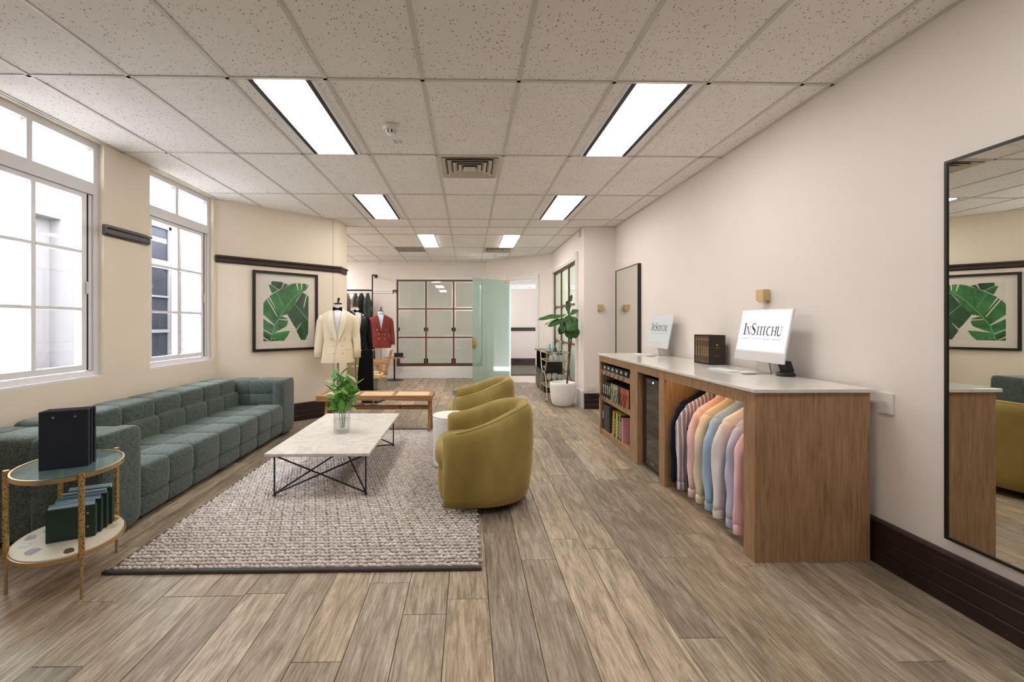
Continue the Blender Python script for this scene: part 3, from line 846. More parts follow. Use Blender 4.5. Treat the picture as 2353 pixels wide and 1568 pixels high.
def vent(x0, x1, y0, y1, label):
    cx, cy = (x0 + x1) / 2, (y0 + y1) / 2
    r = thing('ceiling_vent', (cx, cy, CEIL), label, 'vent', 'square ceiling air diffusers')
    hw = (x1 - x0) / 2; hl = (y1 - y0) / 2
    obj(MB().box(x0 + 0.01, x1 - 0.01, y0 + 0.01, y1 - 0.01, CEIL + 0.015, CEIL + 0.019), 'back_box', M['slot'], r, world=True)
    f = MB()
    for (a, b, c, d) in ((x0, x1, y0, y0 + 0.025), (x0, x1, y1 - 0.025, y1), (x0, x0 + 0.025, y0 + 0.025, y1 - 0.025), (x1 - 0.025, x1, y0 + 0.025, y1 - 0.025)):
        f.box(a, b, c, d, CEIL - 0.006, CEIL + 0.01)
    obj(f, 'frame', M['vent'], r, world=True)
    for k in range(5):
        s = 0.90 - k * 0.175
        m = MB(); o_, i_ = s, s - 0.13
        zo, zi = CEIL - 0.012 - 0.001 * k, CEIL + 0.014
        ring = lambda q, z: [(cx - hw * q, cy - hl * q, z), (cx + hw * q, cy - hl * q, z), (cx + hw * q, cy + hl * q, z), (cx - hw * q, cy + hl * q, z)]
        if k == 4: i_ = 0.02
        m.loft([ring(o_, zo), ring(i_, zi if k < 4 else CEIL - 0.004)], caps=False)
        m.loft([ring(o_ - 0.02, zo), ring(o_, zo)], caps=False)
        obj(m, 'louvre', M['vent'], r, world=True)
vent(gx(4) + 0.013, gx(5) - 0.013, 3.91, 4.50, 'square louvred air vent in the middle of the near ceiling')
vent(gx(5) + 0.013, gx(6) - 0.013, 8.615, 9.21, 'small far air vent beside a bright ceiling panel')
gp = thing('return_air_grille', (gx(2) + 0.3, 8.92, CEIL), 'plain grey ceiling grille left of the far panels', 'grille')
obj(MB().box(gx(2) + 0.013, gx(3) - 0.013, 8.615, 9.21, CEIL + 0.001, CEIL + 0.01), 'mesh_panel', simple('grey_grille', srgb(150, 150, 148), 0.6), gp, world=True)
for k in range(14):
    obj(MB().box(gx(2) + 0.02, gx(3) - 0.02, 8.63 + k * 0.042, 8.636 + k * 0.042, CEIL - 0.003, CEIL + 0.002), 'slat', simple('grey_grille_slat', srgb(165, 165, 162), 0.6) if k == 0 else bpy.data.materials['grey_grille_slat'], gp, world=True)

def smoke(x, y, s, label):
    r = thing('smoke_detector', (x, y, CEIL), label, 'detector', 'ceiling smoke detectors')
    obj(MB().lathe([(0.0, 0), (0.052, 0), (0.052, -0.02), (0.046, -0.032), (0.0, -0.032)][::-1], (0, 0, 0), 28).xf(Matrix.Scale(s, 4)), 'base', M['plastic'], r, smooth=True)
    for k in range(8):
        a = 2 * PI * k / 8
        obj(MB().cbox((0.03 * math.cos(a) * s, 0.03 * math.sin(a) * s, -0.042 * s), (0.008 * s, 0.014 * s, 0.022 * s), (0, 0, a)), 'rib', M['plastic'], r)
    obj(MB().lathe([(0, -0.062), (0.02, -0.06), (0.028, -0.052), (0.0, -0.05)], n=20).xf(Matrix.Scale(s, 4)), 'cap', M['plastic'], r, smooth=True)
    obj(MB().lathe([(0, -0.052), (0.024, -0.052), (0.024, -0.032), (0, -0.032)], n=16).xf(Matrix.Scale(s, 4)), 'chamber', M['rubber'], r, smooth=True)
smoke(-0.593, 3.33, 1.15, 'white smoke detector in the tile beside the large left panel')
smoke(0.60, 9.55, 1.0, 'small white smoke detector near the far doorway')
st = thing('ceiling_label', (-0.586, 3.63, CEIL), 'small printed white sticker behind the smoke detector', 'sticker')
obj(MB().box(-0.626, -0.546, 3.60, 3.66, CEIL - 0.0006, CEIL + 0.002), 'sheet', M['plastic'], st, world=True)
for k, (dx, dy, w, h, c) in enumerate([(-0.02, 0.015, 0.02, 0.008, 0), (0.022, 0.014, 0.016, 0.008, 1), (0.0, 0.0, 0.03, 0.006, 0), (0.024, -0.016, 0.014, 0.008, 1), (-0.02, -0.014, 0.016, 0.008, 0)]):
    obj(MB().box(-0.586 + dx - w / 2, -0.586 + dx + w / 2, 3.63 + dy - h / 2, 3.63 + dy + h / 2, CEIL - 0.0012, CEIL - 0.0006), 'print_mark', simple('print_mark_%d' % c, (srgb(60, 58, 56), srgb(190, 60, 45))[c], 0.6), st, world=True)

# hallway linear lights (lit) and added panels behind the glazing
M['hall_light'] = emissive('hallway_linear_light', (1.0, 0.93, 0.82), 8.0)
for k, (yy, zz2) in enumerate(((11.9, 2.36), (12.35, 2.34))):
    r = thing('linear_light', (1.3, yy, zz2), ('slim glowing hallway light bar nearer the doorway', 'slim glowing hallway light bar further down the hall')[k], 'light', 'hallway light bars')
    obj(MB().box(0.2, 2.9, yy - 0.03, yy + 0.03, zz2 + 0.012, zz2 + 0.06), 'housing', M['alu'], r, world=True)
    obj(MB().box(0.22, 2.88, yy - 0.014, yy + 0.014, zz2, zz2 + 0.012), 'diffuser', M['hall_light'], r, world=True)
    for xx in (0.6, 2.5): obj(MB().tube([(xx, yy, zz2 + 0.06), (xx, yy, 2.72)], 0.003, 6), 'cable', M['steel'], r, world=True)
for k, (x0_, w_) in enumerate(((-0.2, 1.2), (-3.0, 0.6))):  # extra hallway panels, out of view, added to make the frosted panes glow
    hp_ = thing('ceiling_light', (x0_ + w_ / 2, 12.9, 2.70), ('unseen panel added to light the right frosted panes', 'unseen panel added to light the left frosted panes')[k], 'light')
    obj(MB().box(x0_, x0_ + w_, 12.6, 13.2, 2.70, 2.72), 'diffuser', M['hall_light'], hp_, world=True)
op = thing('ceiling_light', (2.75, 8.15, 2.70), 'unseen panel added to light the mint glass', 'light')  # unseen lamp put in to light the mint panes from behind
obj(MB().box(2.45, 3.05, 7.55, 8.75, 2.70, 2.72), 'diffuser', emissive('mint_glass_backlight', (1, 0.97, 0.9), 14.0), op, world=True)
# ================================================================== SOFA
sofa = thing('modular_sofa', (-2.6, 3.98, 0), 'long teal green tufted sofa below the windows', 'sofa')
COLS = [[(2.935, 3.205), (3.205, 3.48)], [(3.492, 3.84), (3.84, 4.185), (4.185, 4.53)], [(4.542, 4.835), (4.835, 5.135)]]
def tuft(m, x0, x1, y0, y1, z0, z1, e=0.24, ev=0.34, g=0.030, rot=None, nu=28, nv=12):
    m.pillow(((x0 + x1) / 2, (y0 + y1) / 2, (z0 + z1) / 2), (x1 - x0 + g, y1 - y0 + g, z1 - z0 + g), e, nu, nv, rot, ev)
for ci, cols in enumerate(COLS):
    y0, y1 = cols[0][0], cols[-1][1]
    b = MB().rbox(-3.01, -2.235, y0 + 0.006, y1 - 0.006, 0.05, 0.33, 0.02, 2)
    seat = obj(b, 'seat_base', M['sofa'], sofa, smooth=True, world=True)
    m = MB()
    for (a, c) in cols:
        tuft(m, -2.735, -2.465, a, c, 0.15, 0.365, 0.22, 0.30); tuft(m, -2.465, -2.185, a, c, 0.165, 0.375, 0.24, 0.36)
        tuft(m, -2.45, -2.195, a, c, 0.045, 0.185, 0.22, 0.40)
    obj(m, 'seat_cushion', M['sofa'], sofa, smooth=True, world=True, auto=None)
    bk = MB()
    bk.rbox(-3.03, -2.84, y0 + 0.004, y1 - 0.004, 0.05, 0.62, 0.03, 2)
    for (a, c) in cols:
        tuft(bk, -3.0, -2.705, a, c, 0.31, 0.525, 0.22, 0.24)
        tuft(bk, -3.02, -2.745, a, c, 0.505, 0.68, 0.24, 0.42)
    obj(bk, 'backrest', M['sofa'], sofa, smooth=True, world=True, auto=None)
def arm(y0, y1, inner):
    m = MB()
    m.rbox(-2.86, -2.23, y0 + 0.02, y1 - 0.02, 0.05, 0.58, 0.04, 3)
    cols = ((-3.02, -2.875), (-2.875, -2.575), (-2.575, -2.265))
    yend = y1
    for (a, c) in cols:
        y1 = min(yend, 5.335) if a < -2.9 else yend
        for (p, q, ev) in ((0.05, 0.33, 0.22), (0.315, 0.505, 0.24), (0.49, 0.655, 0.42)):
            tuft(m, a, c, y0 + (0.02 if inner < 0 else 0.0), y1 - (0.02 if inner > 0 else 0.0), p, q, 0.2, ev)
    tuft(m, -2.29, -2.185, y0, yend, 0.045, 0.655, 0.35, 0.2, nu=32, nv=20)
    return obj(m, 'armrest', M['sofa'], sofa, smooth=True, world=True, auto=None)
arm(5.14, 5.46, -1)
arm(2.605, 2.925, 1)
for (x, y) in ((-2.27, 5.36), (-2.27, 3.0), (-2.27, 4.0), (-2.9, 5.36), (-2.9, 2.7), (-2.27, 2.7), (-2.9, 4.0)):
    obj(MB().box(x - 0.025, x + 0.025, y - 0.025, y + 0.025, 0.0, 0.055), 'foot', M['black'], sofa, world=True)

# ================================================================== RUG
RX0, RX1, RY0, RY1, RZ = -1.94, 0.068, 2.345, 5.43, 0.013
rug = thing('woven_rug', ((RX0 + RX1) / 2, (RY0 + RY1) / 2, 0), 'chunky grey and cream woven rug under the coffee table', 'rug')
M['binding'] = simple('charcoal_binding', srgb(70, 66, 66), 0.9, bump=0.5, bscale=250, mode='world')
obj(MB().rbox(RX0, RX1, RY0, RY1, 0.0005, 0.010, 0.003, 1), 'backing', simple('dark_rug_backing', srgb(96, 86, 78), 0.95), rug, world=True)
for (a, b, c, d) in ((RX0 - 0.008, RX1 + 0.008, RY0 - 0.012, RY0 + 0.014), (RX0 - 0.008, RX1 + 0.008, RY1 - 0.014, RY1 + 0.012)):
    obj(MB().rbox(a, b, c, d, 0.0005, 0.019, 0.006, 2), 'binding_tape', M['binding'], rug, world=True)
def rug_stitches():
    px, py = 0.0255, 0.0360
    nx = int((RX1 - RX0 - 0.01) / px); ny = int((RY1 - RY0 - 0.035) / py)
    nu = 6
    ring = []
    for z, r in ((-0.2, 0.95), (0.45, 0.8)):
        for k in range(nu):
            a = 2 * PI * k / nu; ring.append((math.cos(a) * r, math.sin(a) * r, z))
    ring.append((0, 0, 1.0))
    T = np.array(ring)
    fs = [(k, (k + 1) % nu, nu + (k + 1) % nu, nu + k) for k in range(nu)] + [(nu + k, nu + (k + 1) % nu, 2 * nu) for k in range(nu)]
    rng = np.random.default_rng(3)
    V = []; Fq = []; b = 0
    for j in range(ny):
        for i in range(nx):
            x = RX0 + 0.012 + (i + 0.5 + 0.5 * (j % 2)) * px + rng.normal() * 0.0015
            y = RY0 + 0.022 + (j + 0.5) * py + 0.004 * math.sin(i * 2.1 + j) + rng.normal() * 0.001
            ang = (0.38 if j % 2 else -0.38) + rng.normal() * 0.06
            s = rng.uniform(0.9, 1.1)
            P = T * np.array([0.0190 * s, 0.0112 * s, 0.0120 * s])
            ca, sa = math.cos(ang), math.sin(ang)
            Q = np.stack([P[:, 0] * ca - P[:, 1] * sa + x, P[:, 0] * sa + P[:, 1] * ca + y, P[:, 2] + 0.0105], 1)
            V.append(Q); Fq.extend([tuple(k + b for k in f) for f in fs]); b += len(T)
    m = MB(); m.v = [tuple(p) for p in np.concatenate(V)]; m.f = Fq; m.m = [0] * len(Fq)
    return m
def rug_mat():
    t = NT('wool_braid')
    a = t.noise(t.pos((1, 1, 1)), 34, 2, 0.5); b = t.noise(t.pos((1, 6, 1)), 5, 3)
    c = t.ramp(a, [(0.34, srgb(200, 189, 182)), (0.5, srgb(220, 211, 205)), (0.66, srgb(236, 229, 224))])
    c = t.mix(0.5, c, t.ramp(b, [(0.3, (0.72, 0.70, 0.70, 1)), (0.65, (1.05, 1.03, 1.02, 1))]), 'MULTIPLY')
    t.set(Base_Color=c, Roughness=0.95, Specular_IOR_Level=0.1)
    t.bump(t.noise(t.pos(), 420, 2), 0.5, 0.003); return t.m
M['wool'] = rug_mat()
tag(obj(rug_stitches(), 'braid', M['wool'], rug, smooth=True, world=True, auto=None), kind='stuff')
RUGZ = 0.0245

# ================================================================== COFFEE TABLE
ct = thing('coffee_table', (-1.137, 4.0, RUGZ), 'low white marble coffee table on crossed black rods', 'table')
obj(MB().rbox(-1.53, -0.745, 3.27, 4.722, 0.336, 0.360, 0.004, 2), 'marble_top', M['marble'], ct, world=True)
FL, FR, BR, BL = (-1.475, 3.325), (-0.785, 3.34), (-0.80, 4.655), (-1.475, 4.655)
def rod(p, q, name='rod'):
    obj(MB().tube([p, q], 0.0065, 8), name, M['black'], ct, smooth=True, world=True)
lo = lambda p: (p[0], p[1], RUGZ + 0.014); hi = lambda p: (p[0], p[1], 0.330)
for p in (FL, FR, BR, BL):
    rod(lo(p), (p[0], p[1], 0.336), 'leg')
    obj(MB().lathe([(0, 0), (0.014, 0), (0.014, 0.008), (0.008, 0.014), (0, 0.014)], (p[0], p[1], RUGZ), 14), 'foot', M['black'], ct, smooth=True, world=True)
for p, q in ((FL, FR), (FR, FL), (BL, BR), (BR, BL), (FL, BR), (FR, BL), (BR, FL), (BL, FR)):
    rod(lo(p), hi(q), 'cross_rod')

# ================================================================== VASE AND BRANCHES
VX, VY = -1.13, 3.90
vase = thing('ribbed_vase', (VX, VY, 0.3605), 'clear ribbed glass vase with water on the marble table', 'vase')
obj(MB().lathe([(0.0, 0.0), (0.068, 0.0), (0.072, 0.008), (0.072, 0.15), (0.066, 0.178), (0.052, 0.192), (0.046, 0.198), (0.043, 0.198), (0.048, 0.19), (0.060, 0.176), (0.066, 0.15), (0.066, 0.02), (0.0, 0.016)], n=120, flute=(30, 0.022)), 'glass_body', M['vase_glass'], vase, smooth=True)
obj(MB().lathe([(0, 0.02), (0.062, 0.02), (0.063, 0.125), (0, 0.125)], n=32), 'water', M['water'], vase, smooth=True)
def leaf_mesh(L, Wd, bend=0.25, fold=0.25, n=8, name='leaf', tip=0.9, wav=0.0):
    m = MB(); rows = []
    for i in range(n + 1):
        t = i / n
        w = Wd / 2 * (math.sin(PI * t ** tip) ** 0.75 if 0 < t < 1 else 0.0) + 0.0006
        y = L * t; z = -bend * L * t * t
        row = []
        for k in (-1, -0.5, 0, 0.5, 1):
            row.append((w * k, y, z + fold * w * abs(k) + wav * math.sin(t * 14 + k) * abs(k)))
        rows.append(row)
    vs = [p for r in rows for p in r] + [(p[0], p[1], p[2] - 0.0012) for r in rows for p in r]
    N = 5 * (n + 1); fs = []
    for i in range(n):
        for k in range(4):
            a = i * 5 + k; fs.append((a, a + 1, a + 6, a + 5)); fs.append((N + a, N + a + 5, N + a + 6, N + a + 1))
    for i in range(n):
        a = i * 5; fs.append((a, a + 5, N + a + 5, N + a)); a = i * 5 + 4; fs.append((a, N + a, N + a + 5, a + 5))
    m.add(vs, fs); return m
def orient(d, roll=0.0, upv=(0, 0, 1)):
    """euler that maps +Y to d and +Z near up"""
    y = Vector(d).normalized(); u = Vector(upv)
    z = u - y * u.dot(y)
    if z.length < 1e-3: z = Vector((0, -1, 0)) - y * y.dot(Vector((0, -1, 0)))
    z.normalize(); x = y.cross(z)
    R = Matrix((x, y, z)).transposed()
    return (R @ Matrix.Rotation(roll, 3, 'Y')).to_euler()
br = thing('leafy_branches', (VX, VY, 0.40), 'cut glossy green branches standing in the glass vase', 'foliage')
lm = [mesh_of(leaf_mesh(0.125, 0.055, 0.22, 0.35), 'leaf', M['leaf'], True), mesh_of(leaf_mesh(0.105, 0.052, 0.1, 0.25), 'leaf', M['leaf'], True),
      mesh_of(leaf_mesh(0.12, 0.046, 0.35, 0.4), 'leaf', M['leaf_pale'], True), mesh_of(leaf_mesh(0.115, 0.062, 0.12, 0.12), 'leaf', M['leaf'], True)]
rl = random.Random(5)
STEMS = [((0.0, 0.0), (-0.015, 0.0, 0.47)), ((-0.02, 0.01), (-0.085, 0.02, 0.44)), ((0.015, 0.0), (0.13, -0.01, 0.40)), ((0.01, -0.02), (0.045, 0.03, 0.42)), ((-0.01, -0.02), (-0.05, -0.06, 0.33)), ((0.02, 0.02), (0.07, -0.05, 0.33))]
def add_leaf(p, d, me, roll, sc, up=(0, 0, 1)):
    o = bpy.data.objects.new('leaf', me); C.objects.link(o); o.parent = br
    o.location = p; o.rotation_euler = orient(d, roll, up); o.scale = (sc, sc, sc)
for si, ((bx, by), tip) in enumerate(STEMS):
    p0 = Vector((bx * 0.8, by * 0.8, 0.0)); p1 = Vector((bx * 1.1, by, 0.17)); p2 = Vector(tip)
    pts = []
    for k in range(9):
        t = k / 8; a = p0.lerp(p1, t); b = p1.lerp(p2, t); pts.append(a.lerp(b, t))
    obj(MB().tube(pts, [0.0032] * 5 + [0.0026] * 3 + [0.002], 6), 'stem', M['stem'], br, smooth=True)
    nl = 9 if si < 4 else 6
    for q in range(nl):
        t = 0.52 + 0.48 * q / (nl - 1)
        a = p0.lerp(p1, t); b = p1.lerp(p2, t); p = a.lerp(b, t)
        az = q * 2.4 + si * 1.1 + rl.uniform(-0.3, 0.3)
        up_ = lerp(0.25, 1.1, (t - 0.5) * 2)
        d = Vector((math.cos(az), math.sin(az) * 0.8, up_))
        add_leaf(p, d, lm[rl.choice([0, 0, 1, 3, 3, 2])], rl.uniform(-0.5, 0.5), rl.uniform(0.85, 1.15))
for (p, d, k, sc) in (((0.01, -0.05, 0.155), (0.05, -0.25, 1), 3, 1.0), ((-0.03, -0.035, 0.15), (-0.55, -0.2, 1), 1, 1.1), ((0.035, -0.03, 0.15), (0.55, -0.2, 0.9), 2, 1.1),
                      ((-0.01, -0.03, 0.215), (0.25, -0.3, 1), 3, 1.15), ((-0.03, -0.03, 0.27), (-1, -0.2, 0.35), 2, 0.9), ((0.03, 0, 0.29), (1, -0.3, 0.5), 0, 1.1), ((0.03, -0.01, 0.25), (1, -0.3, 0.35), 2, 1.15)):
    add_leaf(Vector(p), Vector(d), lm[k], 0.0, sc, up=(0.2, -1, 0.2))

# ================================================================== ARMCHAIRS
def build_armchair(loc, label):
    r = thing('tub_armchair', loc, label, 'armchair', 'olive velvet tub chairs')
    N = 44; hw = 0.375; th = 0.058; Ls = 0.205; CAP = [0.35, 0.7, 1.0, 1.25, 1.42]
    # U-shaped centre line: straight arms toward -X, round back at +X
    path = []
    for i in range(N + 1):
        s = i / N
        tot = 2 * Ls + PI * hw; d = s * tot
        if d < Ls: path.append((-Ls + d, -hw, 0, -1))
        elif d > tot - Ls: path.append((-(d - (tot - Ls)), hw, 0, 1))
        else:
            a = -PI / 2 + (d - Ls) / hw; path.append((hw * math.cos(a), hw * math.sin(a), math.cos(a), math.sin(a)))
    # round the arm fronts: extra rings that close toward the wall's centre line
    path = [(p[0], p[1], p[2], p[3], 0.0) for p in path]
    first, last = path[0], path[-1]
    path = [(first[0] - 0.055 * math.sin(a), first[1], 0, -1, a) for a in CAP[::-1]] + path + [(last[0] - 0.055 * math.sin(a), last[1], 0, 1, a) for a in CAP]
    N = len(path) - 1
    rings = []
    for i, (x, y, nx, ny, ea) in enumerate(path):
        t = (x + Ls) / (Ls + hw)
        top = 0.550 + 0.160 * smoothstep(t * 0.9 + 0.05) - 0.045 * (1 - math.cos(ea))
        k = max(0.06, math.cos(ea)); endf = 1.0
        prof = []
        # outer side from the bottom up, over the rim, down the inside
        for (dz, off) in ((0.03, -0.018), (0.035, 0.0), (0.10, 0.020), (0.26, 0.040), (0.42, 0.046), (top - 0.09, 0.040), (top - 0.035, 0.026), (top - 0.008, 0.002), (top, -0.028), (top - 0.010, -0.055), (top - 0.04, -0.076), (top - 0.10, -0.085), (0.30, -0.075), (0.20, -0.06), (0.03, -0.05)):
            o = off if off < 0 else off * 1.0
            c = -0.02; o = c + (o - c) * k
            zz = dz if dz < 0.5 else min(dz, top)
            if endf < 1 and zz > top - 0.05: zz -= 0.018 * (1 - endf)
            prof.append((x + nx * o, y + ny * o, zz))
        rings.append(prof)
    n = len(rings[0]); m = MB()
    vs = [p for g in rings for p in g]; fs = []
    for i in range(N):
        for k in range(n):
            a, b = k, (k + 1) % n
            fs.append((i * n + a, (i + 1) * n + a, (i + 1) * n + b, i * n + b))
    fs.append(tuple(range(n))); fs.append(tuple(range(N * n, N * n + n))[::-1])
    m.add(vs, fs)
    sh = obj(m, 'shell', M['velvet'], r, smooth=True, auto=None)
    # piping along the outer rim edge
    pts = [(g[7][0], g[7][1], g[7][2] + 0.001) for g in rings[6:-6]]
    obj(MB().tube(pts, 0.0028, 6), 'piping', M['velvet'], sh, smooth=True)
    # seat: rounded D plan
    def dplan(fx, w, bx, nseg=10):
        p = []
        for k in range(nseg + 1):
            a = -PI / 2 + PI * k / nseg; p.append((bx * 0 + w * math.cos(a) * 0.95, w * math.sin(a)))
        for k in range(nseg + 1):
            a = PI / 2 + PI * k / nseg
            ca, sa = math.cos(a), math.sin(a)
            p.append((fx * abs(ca) ** 0.5, w * math.copysign(abs(sa) ** 0.5, sa)))
        return p
    def slab(z0, z1, fx, w, rr):
        lay = []
        for (z, k) in ((z0, 0.93), (z0 + rr * 0.5, 0.985), (z0 + rr, 1.0), (z1 - rr, 1.0), (z1 - rr * 0.4, 0.975), (z1, 0.90), (z1 + 0.006, 0.5)):
            lay.append([(px * k, py * k, z) for px, py in dplan(fx, w, 0)])
        return MB().loft(lay)
    obj(slab(0.275, 0.415, -0.335, 0.325, 0.05), 'seat_cushion', M['velvet'], r, smooth=True, auto=None)
    obj(slab(0.05, 0.270, -0.315, 0.32, 0.06), 'seat_base', M['velvet'], r, smooth=True, auto=None)
    obj(MB().lathe([(0, 0.0), (0.30, 0.0), (0.30, 0.05), (0, 0.05)], n=36), 'plinth', M['black'], r, smooth=True)
    return r
ch1 = build_armchair((0.085, 3.355, RUGZ + 0.004), 'olive velvet tub chair nearest the camera')
ch2 = copy_tree(ch1); ch2.location = (0.10, 4.80, RUGZ + 0.004); ch2['label'] = 'olive velvet tub chair behind the plaster drum table'

# ================================================================== PLASTER DRUM TABLE
pt = thing('drum_side_table', (-0.145, 4.06, RUGZ), 'white rough plaster drum table between the velvet chairs', 'side table')
rg = random.Random(9); m = MB(); rings = []
for k in range(30):
    z = 0.0 + 0.445 * k / 29
    ring = []
    for a in range(64):
        an = 2 * PI * a / 64
        q = 0.182 + rg.uniform(-0.0035, 0.0035) * (1 if 0 < k < 29 else 0)
        ring.append((q * math.cos(an), q * math.sin(an), z))
    rings.append(ring)
m.loft(rings)
obj(m, 'drum', M['plaster'], pt, smooth=True, auto=None)
obj(MB().lathe([(0, 0.445), (0.183, 0.445), (0.185, 0.45), (0.183, 0.459), (0, 0.46)], n=64), 'top', M['plaster_top'], pt, smooth=True)
ac = thing('acrylic_sign_holder', (-0.125, 3.985, RUGZ + 0.4605), 'clear acrylic sign holder standing on the drum table', 'sign holder')
obj(MB().rbox(-0.016, 0.016, -0.05, 0.10, 0.0, 0.008, 0.002, 1), 'foot', M['acrylic'], ac)
obj(MB().rbox(-0.016, -0.006, -0.045, 0.095, 0.008, 0.235, 0.002, 1), 'front_sheet', M['acrylic'], ac)
obj(MB().rbox(0.006, 0.016, -0.045, 0.095, 0.008, 0.235, 0.002, 1), 'back_sheet', M['acrylic'], ac)
obj(MB().rbox(-0.018, 0.018, -0.047, -0.03, 0.20, 0.245, 0.003, 1), 'top_clip', M['satin'], ac)

# ================================================================== BENCH
bn = thing('cane_bench', (-1.13, 5.43, 0), 'long teak bench with woven cane top behind the coffee table', 'bench')
BX0, BX1, BY0, BY1, BZ = -1.825, -0.43, 5.225, 5.645, 0.462
def apron(y0, y1):
    m = MB(); n = 24; top = BZ; tops = []; bots = []
    for k in range(n + 1):
        x = lerp(BX0, BX1, k / n); t = abs(k / n - 0.5) * 2
        b = 0.398 + 0.018 * (1 - smoothstep(t * 1.9 - 0.2)); bots.append((x, b)); tops.append((x, top))
    vs = []
    for y in (y0, y1): vs += [(x, y, z) for x, z in bots] + [(x, y, z) for x, z in tops]
    q = n + 1; fs = []
    for k in range(n):
        fs += [(k, k + 1, q + k + 1, q + k), (2 * q + k, 3 * q + k, 3 * q + k + 1, 2 * q + k + 1), (k, 2 * q + k, 2 * q + k + 1, k + 1), (q + k, q + k + 1, 3 * q + k + 1, 3 * q + k)]
    fs += [(0, q, 3 * q, 2 * q), (n, 2 * q + n, 3 * q + n, q + n)]
    return m.add(vs, fs)
obj(apron(BY0, BY0 + 0.045), 'front_rail', M['teak'], bn, world=True)
obj(apron(BY1 - 0.045, BY1), 'back_rail', M['teak'], bn, world=True)
for x0, x1, nm in ((BX0, BX0 + 0.055, 'end_rail'), (BX1 - 0.055, BX1, 'end_rail'), (-1.37, -1.325, 'cross_bar'), (-0.935, -0.89, 'cross_bar')):
    obj(MB().rbox(x0, x1, BY0 + 0.045, BY1 - 0.045, 0.42, BZ, 0.003, 1), nm, M['teak'], bn, world=True)
def cane():
    t = NT('woven_cane'); v = t.pos()
    sx = t.n('ShaderNodeSeparateXYZ'); t.l(v, sx.inputs[0])
    def stripes(o, f):
        a = t.n('ShaderNodeMath', operation='MULTIPLY'); a.inputs[1].default_value = f; t.l(o, a.inputs[0])
        s = t.n('ShaderNodeMath', operation='SINE'); t.l(a.outputs[0], s.inputs[0]); return s.outputs[0]
    mx = t.n('ShaderNodeMath', operation='MAXIMUM'); t.l(stripes(sx.outputs[0], 2 * PI / 0.014), mx.inputs[0]); t.l(stripes(sx.outputs[1], 2 * PI / 0.014), mx.inputs[1])
    mr = t.n('ShaderNodeMapRange'); mr.inputs[1].default_value = -0.6; mr.inputs[2].default_value = 0.2; t.l(mx.outputs[0], mr.inputs[0])
    t.set(Base_Color=t.mix(mr.outputs[0], srgb(150, 105, 65), srgb(236, 205, 165)), Roughness=0.5)
    t.bump(mx.outputs[0], 0.5, 0.003); return t.m
M['cane'] = cane()
for x0, x1 in ((BX0 + 0.055, -1.37), (-1.325, -0.935), (-0.89, BX1 - 0.055)):
    obj(MB().box(x0, x1, BY0 + 0.045, BY1 - 0.045, BZ - 0.010, BZ - 0.004), 'cane_panel', M['cane'], bn, world=True)
def slant(p, q, w, d, mat, nm):
    p, q = Vector(p), Vector(q); m = MB()
    vs = [(p.x + a * w / 2, p.y + b * d / 2, p.z) for b in (-1, 1) for a in (-1, 1)] + [(q.x + a * w / 2, q.y + b * d / 2, q.z) for b in (-1, 1) for a in (-1, 1)]
    m.add(vs, [(0, 2, 3, 1), (4, 5, 7, 6), (0, 1, 5, 4), (2, 6, 7, 3), (0, 4, 6, 2), (1, 3, 7, 5)])
    return obj(m, nm, mat, bn, world=True)
for x in (-1.735, -0.475):
    slant((x, 5.29, RUGZ if x < 0 else 0), (x, 5.38, 0.405), 0.036, 0.05, M['teak_z'], 'leg')
    slant((x, 5.58, 0.0), (x, 5.49, 0.405), 0.036, 0.05, M['teak_z'], 'leg')
    obj(MB().rbox(x - 0.014, x + 0.014, 5.36, 5.51, 0.255, 0.30, 0.003, 1), 'leg_tie', M['teak_z'], bn, world=True)
    obj(MB().rbox(x - 0.025, x + 0.025, BY0 + 0.045, BY1 - 0.045, 0.398, 0.42, 0.003, 1), 'bearer', M['teak_z'], bn, world=True)
obj(MB().rbox(-1.72, -0.49, 5.415, 5.455, 0.262, 0.312, 0.004, 1), 'stretcher', M['teak'], bn, world=True)
obj(MB().lathe([(0, 0), (0.012, 0), (0.012, 0.004), (0, 0.004)], (0, 0, 0), 10).xf(Matrix.Translation((-0.845, 5.412, 0.29)) @ Matrix.Rotation(PI / 2, 4, 'X')), 'plug', M['dark_trim'], bn, world=True)

# ================================================================== OVAL SIDE TABLE
OC = Vector((-2.09, 2.315, 0)); oang = math.radians(-55.0)
ov = thing('oval_side_table', (OC.x, OC.y, 0), 'two tier oval brass table with glass top beside the sofa arm', 'side table', rz=oang)
OA, OB = 0.272, 0.222
def ellipse_slab(m, a, b, z0, z1, n=64, inner=None):
    o = [(a * math.cos(2 * PI * k / n), b * math.sin(2 * PI * k / n)) for k in range(n)]
    if inner is None:
        m.loft([[(x, y, z0) for x, y in o], [(x, y, z1) for x, y in o]])
    else:
        i = [((a - inner) * math.cos(2 * PI * k / n), (b - inner) * math.sin(2 * PI * k / n)) for k in range(n)]
        R = [[(x, y, z0) for x, y in o], [(x, y, z1) for x, y in o], [(x, y, z1) for x, y in i], [(x, y, z0) for x, y in i], [(x, y, z0) for x, y in o]]
        m.loft(R, caps=False)
    return m
obj(ellipse_slab(MB(), OA, OB, 0.580, 0.603, inner=0.008), 'top_rim', M['brass'], ov, smooth=True)
obj(ellipse_slab(MB(), OA - 0.008, OB - 0.008, 0.590, 0.599), 'glass_top', M['glass_top'], ov, smooth=True)
obj(ellipse_slab(MB(), OA + 0.005, OB + 0.005, 0.200, 0.220, inner=0.008), 'shelf_rim', M['brass'], ov, smooth=True)
sf = obj(ellipse_slab(MB(), OA - 0.003, OB - 0.003, 0.206, 0.226), 'lower_shelf', M['birch'].copy(), ov, smooth=True)
sf.data.materials[0] = simple('white_resin_shelf', srgb(226, 214, 196), 0.25, var=0.03)
rr_ = random.Random(4)
